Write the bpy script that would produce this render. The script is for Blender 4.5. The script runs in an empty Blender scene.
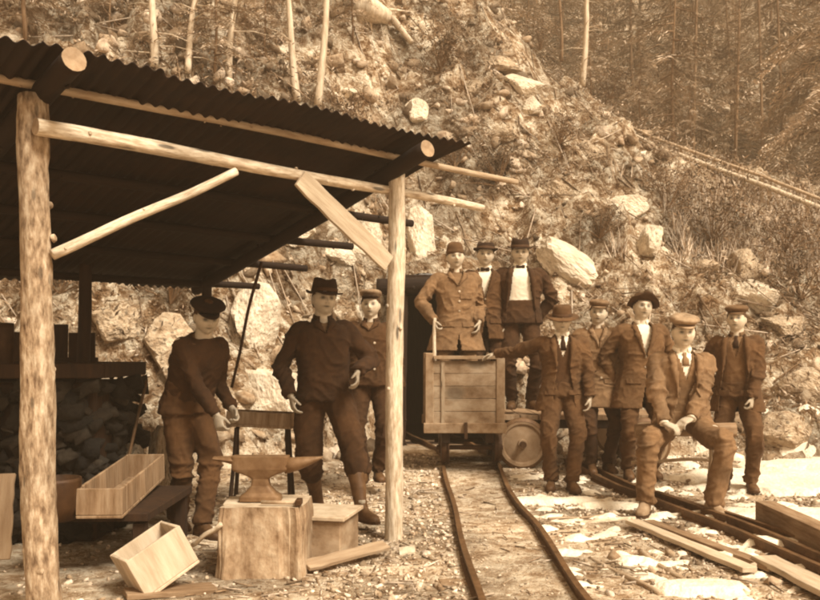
EXPO = 2.0; HAZE = 0.008
import bpy, bmesh, math, random
import numpy as np
from mathutils import Vector, Matrix, noise
from mathutils.bvhtree import BVHTree
R = math.radians
SC = bpy.context.scene
COL = SC.collection
F = 880.0; HY = 350.0; CAMZ = 1.3

def P(px, py, Y):
    return Vector(((px-410.0)/F*Y, Y, CAMZ+(HY-py)/F*Y))
def lerp(a, b, t): return a+(b-a)*t
def clamp(x, a=0., b=1.): return max(a, min(b, x))
def sst(a, b, x):
    t = clamp((x-a)/(b-a)); return t*t*(3-2*t)
def interp(tab, x):
    if x <= tab[0][0]: return tab[0][1]
    for i in range(len(tab)-1):
        if x <= tab[i+1][0]:
            a, b = tab[i], tab[i+1]
            return a[1]+(b[1]-a[1])*(x-a[0])/(b[0]-a[0])
    return tab[-1][1]

# ------------------------------------------------------------------ camera, light
cam_d = bpy.data.cameras.new('camera'); cam = bpy.data.objects.new('camera', cam_d); COL.objects.link(cam)
cam.location = (0, 0, CAMZ); cam.rotation_euler = (R(90), 0, 0)
cam_d.sensor_width = 36; cam_d.lens = 36*F/820.0; cam_d.shift_y = 50/820.0
cam_d.clip_start = .05; cam_d.clip_end = 1500
SC.camera = cam
sunv = Vector((.62, -.62, 1.05)).normalized()
w = bpy.data.worlds.new('World'); SC.world = w; w.use_nodes = True
nt = w.node_tree; nt.nodes.clear()
sky = nt.nodes.new('ShaderNodeTexSky'); sky.sky_type = 'NISHITA'; sky.sun_disc = False
sky.sun_elevation = math.asin(sunv.z); sky.sun_rotation = math.atan2(sunv.x, sunv.y)
bw = nt.nodes.new('ShaderNodeRGBToBW')
tint = nt.nodes.new('ShaderNodeMix'); tint.data_type = 'RGBA'; tint.blend_type = 'MULTIPLY'; tint.inputs[0].default_value = 1
tint.inputs[7].default_value = (1.0, .85, .66, 1)
bg = nt.nodes.new('ShaderNodeBackground'); bg.inputs[1].default_value = .065
out = nt.nodes.new('ShaderNodeOutputWorld')
nt.links.new(sky.outputs[0], bw.inputs[0]); nt.links.new(bw.outputs[0], tint.inputs[6])
nt.links.new(tint.outputs[2], bg.inputs[0]); nt.links.new(bg.outputs[0], out.inputs[0])
sd = bpy.data.lights.new('sun', 'SUN'); sd.energy = 4.4; sd.angle = R(20); sd.color = (1, .94, .80)
so = bpy.data.objects.new('sun', sd); COL.objects.link(so)
so.rotation_euler = (-sunv).to_track_quat('-Z', 'Y').to_euler(); so.location = (6, -6, 12)
SC.view_settings.view_transform = 'Standard'; SC.view_settings.look = 'None'
SC.view_settings.exposure = EXPO; SC.view_settings.gamma = 1
try:
    SC.cycles.filter_width = 2.1
    SC.cycles.volume_bounces = 0; SC.cycles.max_bounces = 6; SC.cycles.use_denoising = True
except Exception: pass

# ------------------------------------------------------------------ tagging
def tag(o, label=None, cat=None, group=None, kind=None):
    if label: o['label'] = label
    if cat: o['category'] = cat
    if group: o['group'] = group
    if kind: o['kind'] = kind
    return o
def thing(name, label, cat, loc=(0, 0, 0), group=None, rz=0):
    o = bpy.data.objects.new(name, None); COL.objects.link(o)
    o.location = loc; o.rotation_euler = (0, 0, rz); o.empty_display_size = .1
    return tag(o, label, cat, group)

# ------------------------------------------------------------------ materials (toned print: warm brown scale)
SEP = [(0, .38, .09), (.05, .41, .12), (.10, .47, .17), (.17, .54, .24), (.30, .655, .38), (.5, .77, .53), (.9, .88, .70)]
def sep(L):
    L = clamp(L, 0, .92)
    for i in range(len(SEP)-1):
        if L <= SEP[i+1][0]:
            a, b = SEP[i], SEP[i+1]; t = (L-a[0])/(b[0]-a[0])
            return (L, L*lerp(a[1], b[1], t), L*lerp(a[2], b[2], t), 1)
    return (L, L*.88, L*.70, 1)
MATS = {}
def mat(name, L, con=.35, scale=8., stretch=(1, 1, 1), rough=.85, bump=.3, bdist=.01, bscale=None, big=.25, attr=None, metal=0., coord='Object', detail=8, spots=None):
    if name in MATS: return MATS[name]
    m = bpy.data.materials.new(name); m.use_nodes = True; MATS[name] = m
    t = m.node_tree; N = t.nodes; Lk = t.links.new
    bs = N['Principled BSDF']; bs.inputs['Roughness'].default_value = rough; bs.inputs['Metallic'].default_value = metal
    bs.inputs['Specular IOR Level'].default_value = .3
    tc = N.new('ShaderNodeTexCoord'); mp = N.new('ShaderNodeMapping'); mp.inputs['Scale'].default_value = stretch
    Lk(tc.outputs[coord], mp.inputs[0])
    n1 = N.new('ShaderNodeTexNoise'); n1.inputs['Scale'].default_value = scale; n1.inputs['Detail'].default_value = detail; n1.inputs['Roughness'].default_value = .65
    Lk(mp.outputs[0], n1.inputs[0])
    rp = N.new('ShaderNodeValToRGB'); e = rp.color_ramp.elements
    e[0].position = .3; e[0].color = sep(L*(1-con)); e[1].position = .72; e[1].color = sep(L*(1+con))
    mid = e.new(.5); mid.color = sep(L)
    Lk(n1.outputs[0], rp.inputs[0])
    col = rp.outputs[0]
    n2 = N.new('ShaderNodeTexNoise'); n2.inputs['Scale'].default_value = scale*.17; n2.inputs['Detail'].default_value = 3
    Lk(mp.outputs[0], n2.inputs[0])
    mr = N.new('ShaderNodeMapRange'); mr.inputs[1].default_value = .35; mr.inputs[2].default_value = .65
    mr.inputs[3].default_value = 1-big; mr.inputs[4].default_value = 1+big*.6
    Lk(n2.outputs[0], mr.inputs[0])
    def mul(c, f):
        mx = N.new('ShaderNodeVectorMath'); mx.operation = 'SCALE'; Lk(c, mx.inputs[0]); Lk(f, mx.inputs[3]); return mx.outputs[0]
    col = mul(col, mr.outputs[0])
    if spots:   # knots / stains: (scale, threshold, darkness)
        v = N.new('ShaderNodeTexVoronoi'); v.inputs['Scale'].default_value = spots[0]; Lk(mp.outputs[0], v.inputs[0])
        r2 = N.new('ShaderNodeMapRange'); r2.inputs[1].default_value = spots[1]*.6; r2.inputs[2].default_value = spots[1]; r2.inputs[3].default_value = spots[2]; r2.inputs[4].default_value = 1
        Lk(v.outputs['Distance'], r2.inputs[0]); col = mul(col, r2.outputs[0])
    if attr:
        a = N.new('ShaderNodeAttribute'); a.attribute_name = attr
        col = mul(col, a.outputs['Fac'])
        rb = N.new('ShaderNodeRGBToBW'); Lk(col, rb.inputs[0]); pale = N.new('ShaderNodeVectorMath'); pale.operation = 'SCALE'; pale.inputs[0].default_value = (1.2, .99, .78); Lk(rb.outputs[0], pale.inputs[3])
        fm = N.new('ShaderNodeMapRange'); fm.inputs[1].default_value = .9; fm.inputs[2].default_value = 2.0; fm.inputs[4].default_value = .85; Lk(a.outputs['Fac'], fm.inputs[0])
        mx2 = N.new('ShaderNodeMix'); mx2.data_type = 'RGBA'; Lk(fm.outputs[0], mx2.inputs[0]); Lk(col, mx2.inputs[6]); Lk(pale.outputs[0], mx2.inputs[7]); col = mx2.outputs[2]
    Lk(col, bs.inputs['Base Color'])
    if bump > 0:
        n3 = N.new('ShaderNodeTexNoise'); n3.inputs['Scale'].default_value = bscale or scale*2; n3.inputs['Detail'].default_value = 9
        Lk(mp.outputs[0], n3.inputs[0])
        b = N.new('ShaderNodeBump'); b.inputs['Strength'].default_value = bump; b.inputs['Distance'].default_value = bdist
        Lk(n3.outputs[0], b.inputs['Height']); Lk(b.outputs[0], bs.inputs['Normal'])
    return m

def mat_terrain(name, stops, scale, bump=.8, bdist=.05):
    m = bpy.data.materials.new(name); m.use_nodes = True
    t = m.node_tree; N = t.nodes; Lk = t.links.new
    bs = N['Principled BSDF']; bs.inputs['Roughness'].default_value = .95; bs.inputs['Specular IOR Level'].default_value = .15
    tc = N.new('ShaderNodeTexCoord')
    n1 = N.new('ShaderNodeTexNoise'); n1.inputs['Scale'].default_value = scale; n1.inputs['Detail'].default_value = 12; n1.inputs['Roughness'].default_value = .72
    n1.inputs['Distortion'].default_value = .6
    Lk(tc.outputs['Object'], n1.inputs[0])
    v = N.new('ShaderNodeTexVoronoi'); v.inputs['Scale'].default_value = scale*3.3; v.feature = 'F1'
    dn = N.new('ShaderNodeTexNoise'); dn.inputs['Scale'].default_value = scale*4; Lk(tc.outputs['Object'], dn.inputs[0])
    ad = N.new('ShaderNodeVectorMath'); ad.operation = 'MULTIPLY_ADD'; ad.inputs[1].default_value = (.25, .25, .25)
    Lk(dn.outputs['Color'], ad.inputs[0]); Lk(tc.outputs['Object'], ad.inputs[2]); Lk(ad.outputs[0], v.inputs[0])
    sx = N.new('ShaderNodeSeparateColor'); Lk(v.outputs['Color'], sx.inputs[0])
    mix = N.new('ShaderNodeMath'); mix.operation = 'MULTIPLY_ADD'; mix.inputs[1].default_value = .16
    Lk(sx.outputs[0], mix.inputs[0]); Lk(n1.outputs[0], mix.inputs[2])
    rp = N.new('ShaderNodeValToRGB'); e = rp.color_ramp.elements
    e[0].position = stops[0][0]; e[0].color = sep(stops[0][1]); e[1].position = stops[-1][0]; e[1].color = sep(stops[-1][1])
    for p_, l_ in stops[1:-1]:
        q = e.new(p_); q.color = sep(l_)
    Lk(mix.outputs[0], rp.inputs[0])
    n4 = N.new('ShaderNodeTexNoise'); n4.inputs['Scale'].default_value = .9; n4.inputs['Detail'].default_value = 4; Lk(tc.outputs['Object'], n4.inputs[0])
    mr = N.new('ShaderNodeMapRange'); mr.inputs[1].default_value = .38; mr.inputs[2].default_value = .62; mr.inputs[3].default_value = .55; mr.inputs[4].default_value = 1.2; Lk(n4.outputs[0], mr.inputs[0])
    sc_ = N.new('ShaderNodeVectorMath'); sc_.operation = 'SCALE'; Lk(rp.outputs[0], sc_.inputs[0]); Lk(mr.outputs[0], sc_.inputs[3]); Lk(sc_.outputs[0], bs.inputs['Base Color'])
    h = N.new('ShaderNodeMath'); h.operation = 'MULTIPLY_ADD'; h.inputs[1].default_value = -.35; Lk(v.outputs['Distance'], h.inputs[0]); Lk(n1.outputs[0], h.inputs[2])
    b = N.new('ShaderNodeBump'); b.inputs['Strength'].default_value = bump; b.inputs['Distance'].default_value = bdist
    Lk(h.outputs[0], b.inputs['Height']); Lk(b.outputs[0], bs.inputs['Normal'])
    MATS[name] = m
    return m

def wood(name, L, con=.4, rough=.8, **k):
    return mat(name, L, con, scale=k.pop('scale', 9), stretch=(3.2, 3.2, .45), rough=rough, bump=.5, bdist=.006, bscale=k.pop('bscale', 22), **k)
M = dict(
 bark=mat('bark_peeled', .36, .8, 11, (3, 3, 1.0), bump=1., bdist=.014, bscale=12, spots=(5, .2, .5)),
 pole=mat('peeled_pole', .60, .45, 13, (4, 4, .8), bump=.8, bdist=.008, bscale=14, spots=(4, .22, .3)),
 pole2=mat('weathered_pole', .42, .4, 8, (2.5, 2.5, .5), bump=.6, spots=(6, .14, .4)),
 darkwood=wood('shaded_timber', .028, .5),  # near-black board: the deep shade of the shed is put into the colour
 midwood=wood('weathered_board', .26, .45),
 boxwood=wood('box_board', .38, .3, scale=6),
 cartwood=mat('cart_board', .34, .5, 4, (1.2, 1, 1.6), bump=.6, spots=(2.2, .36, .5)),
 cartframe=mat('cart_timber', .30, .4, 9, (1, 1, 1)),
 endgrain=mat('end_grain', .33, .25, 22, bump=.3),
 stump=mat('block_wood', .33, .6, 6, (1.6, 1.6, 1.), bump=.9, bdist=.015, spots=(1.5, .36, .4)),
 topwood=mat('block_top', .50, .3, 8),
 iron=mat('worn_iron', .17, .35, 14, rough=.6, metal=.15, bump=.3, bdist=.003),
 rail=mat('rusty_rail', .13, .4, 16, rough=.6, metal=.2, bump=.4, bdist=.003),
 darkiron=mat('dark_iron', .055, .4, 14, rough=.6, metal=.2),
 wheel=mat('dusty_wheel', .28, .3, 7, rough=.75, bump=.4, bdist=.006),
 roof=mat('rusted_sheet', .018, .5, 6, rough=.75, bump=.4, bdist=.004),  # rusty sheet, darkened further so the colour carries the underside's shade
 snow=mat('old_snow', .84, .14, 14, rough=.7, bump=.8, bdist=.03, big=.16),
 white=mat('white_cloth', .85, .08, 30, rough=.9, bump=.3, bdist=.003, big=.06),
 tin=mat('tin', .7, .25, 20, rough=.4, metal=.3),
 rock=mat('rubble_rock', .36, .5, 9, rough=.95, bump=.8, bdist=.03, attr='v'),
 rockw=mat('quartz_rock', .72, .25, 5, rough=.9, bump=.9, bdist=.04, spots=(4, .25, .6)),
 rockm=mat('grey_rock', .45, .45, 5, rough=.95, bump=1., bdist=.05, spots=(4, .25, .5)),
 leaf=mat('brush_leaf', .26, .45, 14, rough=.9, bump=0, attr='v'),
 needle=mat('conifer_needles', .42, .4, 1.2, rough=.9, bump=0, attr='v'),
 trunk=mat('conifer_trunk', .22, .4, 9, (2, 2, .4), bump=.6),
 paletrunk=mat('dead_trunk', .62, .35, 9, (2, 2, .4), bump=.6),
)

# ------------------------------------------------------------------ mesh building
class MB:
    def __init__(s): s.v = []; s.f = []
    def add(s, vs, fs):
        o = len(s.v); s.v.extend([tuple(x) for x in vs]); s.f.extend([tuple(i+o for i in q) for q in fs])
    def box(s, c, d, rot=None, jit=0.):
        x, y, z = d[0]/2, d[1]/2, d[2]/2
        vs = [Vector((a*x, b*y, e*z)) for a in (-1, 1) for b in (-1, 1) for e in (-1, 1)]
        if jit: vs = [v+Vector((random.uniform(-jit, jit), random.uniform(-jit, jit), random.uniform(-jit, jit))) for v in vs]
        if rot is not None: vs = [rot @ v for v in vs]
        c = Vector(c); vs = [v+c for v in vs]
        s.add(vs, [(0, 1, 3, 2), (4, 6, 7, 5), (0, 4, 5, 1), (2, 3, 7, 6), (0, 2, 6, 4), (1, 5, 7, 3)])
    def lathe(s, prof, n=24, M4=None, close=True):
        vs = []; fs = []
        for (r, z) in prof:
            for k in range(n):
                a = 2*math.pi*k/n; vs.append(Vector((r*math.cos(a), r*math.sin(a), z)))
        m = len(prof)
        for i in range(m-1):
            for k in range(n):
                k2 = (k+1) % n; fs.append((i*n+k, i*n+k2, (i+1)*n+k2, (i+1)*n+k))
        if close:
            fs.append(tuple(reversed(range(n)))); fs.append(tuple((m-1)*n+k for k in range(n)))
        if M4 is not None: vs = [M4 @ v for v in vs]
        s.add(vs, fs)
    def rings(s, rings, cap=True):
        n = len(rings[0]); vs = [p for r in rings for p in r]; fs = []
        for i in range(len(rings)-1):
            for k in range(n):
                k2 = (k+1) % n; fs.append((i*n+k, i*n+k2, (i+1)*n+k2, (i+1)*n+k))
        if cap:
            m = len(rings); c0 = sum((Vector(p) for p in rings[0]), Vector())/n; c1 = sum((Vector(p) for p in rings[-1]), Vector())/n
            vs = list(vs)+[c0, c1]; a = m*n
            for k in range(n):
                k2 = (k+1) % n; fs.append((a, k2, k)); fs.append((a+1, (m-1)*n+k, (m-1)*n+k2))
        s.add(vs, fs)
    def tube(s, pts, rad, n=12, cap=True, flat=None, up=None):
        pts = [Vector(p) for p in pts]
        if not isinstance(rad, (list, tuple)): rad = [rad]*len(pts)
        T = []
        for i in range(len(pts)):
            a = pts[max(i-1, 0)]; b = pts[min(i+1, len(pts)-1)]; T.append((b-a).normalized())
        u = up or (Vector((0, 0, 1)) if abs(T[0].z) < .9 else Vector((1, 0, 0)))
        u = Vector(u); u = (u-T[0]*u.dot(T[0])).normalized(); rg = []
        for i, p in enumerate(pts):
            u = (u-T[i]*u.dot(T[i])).normalized(); w_ = T[i].cross(u)
            r = rad[i]; rx, ry = (r if isinstance(r, (list, tuple)) else (r, r*(flat or 1)))
            rg.append([p+w_*(rx*math.cos(2*math.pi*k/n))+u*(ry*math.sin(2*math.pi*k/n)) for k in range(n)])
        s.rings(rg, cap)
    def mesh(s, name):
        me = bpy.data.meshes.new(name); me.from_pydata([tuple(v) for v in s.v], [], s.f); me.update()
        return me
    def build(s, name, m, parent=None, smooth=False, bevel=0., local=False, fixn=True):
        if parent is not None and not local:
            L = parent.matrix_basis.inverted(); s.v = [tuple(L @ Vector(v)) for v in s.v]
        me = s.mesh(name)
        if fixn or bevel:
            bm = bmesh.new(); bm.from_mesh(me)
            if fixn: bmesh.ops.recalc_face_normals(bm, faces=bm.faces)
            if bevel: bmesh.ops.bevel(bm, geom=[e for e in bm.edges if len(e.link_faces) == 2 and e.calc_face_angle(0) > .6], offset=bevel, segments=1, affect='EDGES')
            bm.to_mesh(me); bm.free()
        o = bpy.data.objects.new(name, me); COL.objects.link(o)
        if m: me.materials.append(m)
        if smooth: me.polygons.foreach_set('use_smooth', [True]*len(me.polygons))
        if parent is not None: o.parent = parent
        return o
def orient(z):
    return Vector(z).normalized().to_track_quat('Z', 'Y').to_matrix()
def place(o, p0, d, parent=None, roll=0):
    rm = (orient(d) @ Matrix.Rotation(roll, 3, 'Z')).to_4x4(); mw = Matrix.Translation(p0) @ rm
    if parent is not None: o.parent = parent; mw = parent.matrix_basis.inverted() @ mw
    o.matrix_basis = mw
    return o
def log(name, p0, p1, r0, r1, m, parent=None, seed=0, bend=.01, endm=None, n=18, knots=True, rag=.05):
    """one round pole, its axis along its own Z"""
    p0 = Vector(p0); p1 = Vector(p1); L = (p1-p0).length; k = max(8, int(L/.06)); rg = []
    for i in range(k+1):
        t = i/k; r = lerp(r0, r1, t); z = t*L
        bx = bend*math.sin(math.pi*t)*math.sin(seed*1.7)+bend*.4*math.sin(7*t+seed); by = bend*math.sin(math.pi*t)*math.cos(seed*2.3)+bend*.4*math.cos(9*t+seed)
        ring = []
        for j in range(n):
            a = 2*math.pi*j/n
            q = noise.noise(Vector((math.cos(a)*1.2+seed*3.1, math.sin(a)*1.2, z*2.2)))
            q2 = noise.noise(Vector((math.cos(a)*4+seed, math.sin(a)*4, z*9)))
            rr = r*(1+rag*1.2*q+rag*.8*q2); ring.append((bx+rr*math.cos(a), by+rr*math.sin(a), z))
        rg.append(ring)
    b = MB(); b.rings(rg)
    if knots:
        rs = random.Random(seed)
        for _ in range(int(L*3)+1):
            z = rs.uniform(.05, .95)*L; a = rs.uniform(0, 6.28); rr = lerp(r0, r1, z/L)
            b.lathe([(r0*.28, 0), (r0*.22, r0*.2), (r0*.08, r0*.25)], 8, Matrix.Translation((math.cos(a)*rr*.95, math.sin(a)*rr*.95, z)) @ orient((math.cos(a), math.sin(a), .3)).to_4x4())
    o = b.build(name, m, None, smooth=True)
    if endm:
        o.data.materials.append(endm)
        for p_ in o.data.polygons:
            if abs(p_.normal.z) > .9 and len(p_.vertices) == 3: p_.material_index = 1; p_.use_smooth = False
    return place(o, p0, p1-p0, parent)
def plank(name, p0, p1, wd, th, m, parent=None, roll=0, bevel=.003, warp=.0, face=None):
    p0 = Vector(p0); p1 = Vector(p1); L = (p1-p0).length; b = MB(); k = 8
    rs = random.Random(hash((round(p0.x, 2), round(p1.y, 2))) & 999)
    rg = []
    for i in range(k+1):
        z = L*i/k; j = [rs.uniform(-.006, .006) for _ in range(3)]; dy = warp*math.sin(math.pi*i/k)
        rg.append([(-wd/2+j[0], -th/2+dy, z), (wd/2+j[1], -th/2+dy, z), (wd/2+j[1], th/2+dy, z), (-wd/2+j[0], th/2+dy, z)])
    b.rings(rg)
    o = b.build(name, m, None, bevel=bevel)
    if face is None: return place(o, p0, p1-p0, parent, roll)
    z = (p1-p0).normalized(); y = Vector(face); y = (y-z*y.dot(z)).normalized(); x = y.cross(z); mw = Matrix((x, y, z)).transposed().to_4x4(); mw.translation = p0
    if parent is not None: o.parent = parent; mw = parent.matrix_basis.inverted() @ mw
    o.matrix_basis = mw; return o

def tri_mesh(name, V, T, m, attr=None, parent=None):
    V = np.asarray(V, np.float32); T = np.asarray(T, np.int32)
    me = bpy.data.meshes.new(name); me.vertices.add(len(V)); me.vertices.foreach_set('co', V.ravel())
    me.loops.add(T.size); me.loops.foreach_set('vertex_index', T.ravel())
    me.polygons.add(len(T)); me.polygons.foreach_set('loop_start', np.arange(0, T.size, 3, dtype=np.int32)); me.polygons.foreach_set('loop_total', np.full(len(T), 3, np.int32))
    me.update(calc_edges=True)
    if attr is not None:
        a = me.attributes.new('v', 'FLOAT', 'POINT'); a.data.foreach_set('value', np.asarray(attr, np.float32))
    me.materials.append(m); o = bpy.data.objects.new(name, me); COL.objects.link(o)
    if parent is not None: o.parent = parent
    return o

# rocks as convex hulls
def hull(seed, n=13, flat=.6):
    rs = random.Random(seed); bm = bmesh.new()
    for a in [(i, j, k) for i in (-1, 1) for j in (-1, 1) for k in (-1, 1)]:
        if rs.random() < .2: continue
        bm.verts.new((a[0]*rs.uniform(.35, 1), a[1]*.75*rs.uniform(.4, 1), a[2]*flat*rs.uniform(.4, 1)))
    for _ in range(2): bm.verts.new((rs.uniform(-1, 1), rs.uniform(-.7, .7), rs.choice((-1, 1))*flat*1.1))
    r = bmesh.ops.convex_hull(bm, input=bm.verts)
    bmesh.ops.delete(bm, geom=list({g_ for g_ in r['geom_interior']+r['geom_unused'] if isinstance(g_, bmesh.types.BMVert) and not g_.link_faces}), context='VERTS')
    bmesh.ops.triangulate(bm, faces=bm.faces); bm.verts.ensure_lookup_table(); bm.verts.index_update()
    V = np.array([v.co[:] for v in bm.verts]); T = np.array([[v.index for v in f.verts] for f in bm.faces]); bm.free()
    return V, T
HULLS = [hull(i, 7+i % 6, .45+.08*(i % 6)) for i in range(18)]
def scatter_rocks(name, items, m, label, cat='rubble'):
    """items: (x,y,z,size,tone)"""
    Vs = []; Ts = []; A = []; off = 0; rs = random.Random(5)
    for (x, y, z, s, tone) in items:
        V, T = HULLS[rs.randrange(len(HULLS))]
        rm = np.array(Matrix.Rotation(rs.uniform(0, 6.3), 3, 'Z') @ Matrix.Rotation(rs.uniform(-.6, .6), 3, 'X') @ Matrix.Rotation(rs.uniform(-.6, .6), 3, 'Y'))
        sc = np.array([s*rs.uniform(.7, 1.3), s*rs.uniform(.6, 1), s*rs.uniform(.5, 1)])
        Vs.append((V*sc) @ rm.T+np.array([x, y, z])); Ts.append(T+off); off += len(V); A.append(np.full(len(V), tone))
    o = tri_mesh(name, np.concatenate(Vs), np.concatenate(Ts), m, np.concatenate(A))
    return tag(o, label, cat, kind='stuff')
# ------------------------------------------------------------------ terrain
Y0T = [(-14, 7.8), (-4, 8.0), (-2.6, 8.6), (-1.2, 9.6), (-.6, 10.6), (-.3, 11.2), (1.2, 11.2), (1.7, 10.7), (3, 10.1), (4.5, 9.7), (8, 9.2), (16, 8.8)]
ZCT = [(-14, 12.5), (-6, 11.5), (-2, 10.6), (0, 9.6), (1.4, 8.5), (3, 7.0), (4.3, 6.1), (6, 5.1), (8.4, 4.3), (14, 3.0), (30, 2.)]
def ground_flat(x, y):
    return .10*sst(7.9, 9.4, y)+.018*noise.noise(Vector((x*.9, y*.9, 0)))+.012*noise.noise(Vector((x*3.1, y*3.1, 2)))*(0 if -.1 < x < 1.25 and y < 9 else 1)
def in_portal(x): return sst(-.75, -.25, x)*(1-sst(1.15, 1.7, x))
def g(x, y):
    z = ground_flat(x, y); y0 = interp(Y0T, x); t = y-y0
    if t > 0:
        zc = interp(ZCT, x); u = t/(18-y0)
        if u < 1: h = zc*(u**.82)
        else:
            up = zc+(y-18)*.85; dn = zc-(y-18)*.55; k = sst(-.5, 3.0, x-(y-18)*.05)
            h = up*(1-k)+dn*k
        k = in_portal(x)
        if k > 0: h = max(h, lerp(0, 2.35, k)*sst(0, .3, t))
        a = min(1, t/1.2)
        p = Vector((x*.55, y*.55, 7)); q = noise.noise(p)*.6+(.5-abs(noise.noise(p*2.7)))*.95-.35
        r = (.5-abs(noise.noise(p*3.3+Vector((0, 0, 5)))))*.30-.12+(.4-abs(noise.noise(p*8)))*.16+noise.noise(p*17)*.08
        h += a*(q+r)*(1 if u < 1.3 else .6)
        z += h
    b = (y-27+3*noise.noise(Vector((x*.08, 3, 1))))*.8
    if b > 0 and y > 24: z = max(z, min(b, 90+.1*y)+noise.noise(Vector((x*.3, y*.3, 4)))*1.2)
    return z
def hit(px, py, y1=60, y0=3.0):
    """where the sight line of the photograph's pixel meets the ground"""
    Y = y0; prev = y0
    while Y < y1:
        p = P(px, py, Y)
        if p.z <= g(p.x, p.y):
            a, b = prev, Y
            for _ in range(12):
                m_ = (a+b)/2; q = P(px, py, m_)
                if q.z <= g(q.x, q.y): b = m_
                else: a = m_
            return P(px, py, b)
        prev = Y; Y += .06 if Y < 20 else .4
    return P(px, py, y1)

def axis(lo, f0, f1, hi, step, grow=1.16):
    a = list(np.arange(f0, f1+1e-6, step)); s = step; x = a[-1]
    while x < hi: s *= grow; x += s; a.append(x)
    s = step; x = a[0]; b = []
    while x > lo: s *= grow; x -= s; b.append(x)
    return list(reversed(b))+a
XS = axis(-170, -5.6, 9.2, 170, .075); YS = axis(-60, 3.2, 19, 190, .075, 1.1)
nx, ny = len(XS), len(YS)
ZZ = [[g(x, y) for y in YS] for x in XS]
gv = {}; hv = {}; GV = []; GF = []; HV = []; HF = []
def idx(dct, arr, i, j):
    k = (i, j)
    if k not in dct: dct[k] = len(arr); arr.append((XS[i], YS[j], ZZ[i][j]))
    return dct[k]
for i in range(nx-1):
    for j in range(ny-1):
        x = (XS[i]+XS[i+1])/2; y = (YS[j]+YS[j+1])/2
        c = [(i, j), (i+1, j), (i+1, j+1), (i, j+1)]
        if -.16 < x < 1.04 and 11.1 < y < 14:
            if min(ZZ[a][b] for a, b in c) < 2.0: continue
        if y < interp(Y0T, x)+.1: GF.append([idx(gv, GV, a, b) for a, b in c])
        else: HF.append([idx(hv, HV, a, b) for a, b in c])
M['ground'] = mat_terrain('dirt', [(.36, .13), (.47, .27), (.57, .42), (.70, .66)], 5.0, .9, .04)
M['hill'] = mat_terrain('hillside', [(.40, .07), (.48, .17), (.56, .32), (.63, .52), (.73, .80)], 3.4, 1., .12)
for nm, V_, F_, m_ in (('ground', GV, GF, M['ground']), ('hillside', HV, HF, M['hill'])):
    me = bpy.data.meshes.new(nm); me.from_pydata(V_, [], F_); me.update(); me.materials.append(m_)
    me.polygons.foreach_set('use_smooth', [True]*len(me.polygons))
    o = bpy.data.objects.new(nm, me); COL.objects.link(o); tag(o, kind='structure')
    tag(o, {'ground': 'bare stony ground of dirt and crushed rock', 'hillside': 'steep rocky brush covered hillside above the workings'}[nm])

# rubble, gravel, brush
rs = random.Random(11)
items = []
for _ in range(15000):
    y = 9.0+10.5*rs.random()**1.0; x = (rs.uniform(-90, 900)-410)/F*y
    if y < interp(Y0T, x)-.7: continue
    if -.4 < x < 1.3 and y < 11.6: continue
    z = g(x, y); den = noise.noise(Vector((x*.5, y*.5, 31)))
    if den < -.12 and rs.random() < .9: continue
    if x > 2 and rs.random() < .55: continue
    s = .015+.19*rs.random()**8; tone = rs.choice([.5, .7, .9, 1.1, 1.3, 1.7, 2.2]) if den > .05 else rs.choice([.4, .6, .8, 1.1, 1.6])
    ppx, ppy = x/y*F+410, HY-(z-CAMZ)/y*F
    if 270 < ppx < 760 and 190 < ppy < 340: s = min(s, .07)
    items.append((x, y, z+s*.15, s, tone))
scatter_rocks('rubble', items, M['rock'], 'loose broken rock lying over the steep hillside')
items = []
for _ in range(25000):
    y = 3.6+6.6*rs.random()**.8; x = (rs.uniform(-40, 860)-410)/F*y
    ontrack = .3 < x < .97
    den = noise.noise(Vector((x*1.3, y*1.3, 11)))
    if ontrack and rs.random() < .6: continue
    if x < -.75 and rs.random() < .5: continue
    near = math.exp(-((x-.05)/.35)**2)
    if den < 0 and rs.random() > .35+near: continue
    s = (.006+.021*rs.random()**2.5)*(.55 if ontrack else 1)*(1+.15*near)
    if x > 1.2 and rs.random() < .04: s *= 2.2
    items.append((x, y, g(x, y)+s*.2, s, rs.choice([.6, .9, 1.2, 1.5, 1.8, 2.2])))
scatter_rocks('gravel', items, M['rock'], 'small stones and gravel strewn over the dirt', 'gravel')

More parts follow.
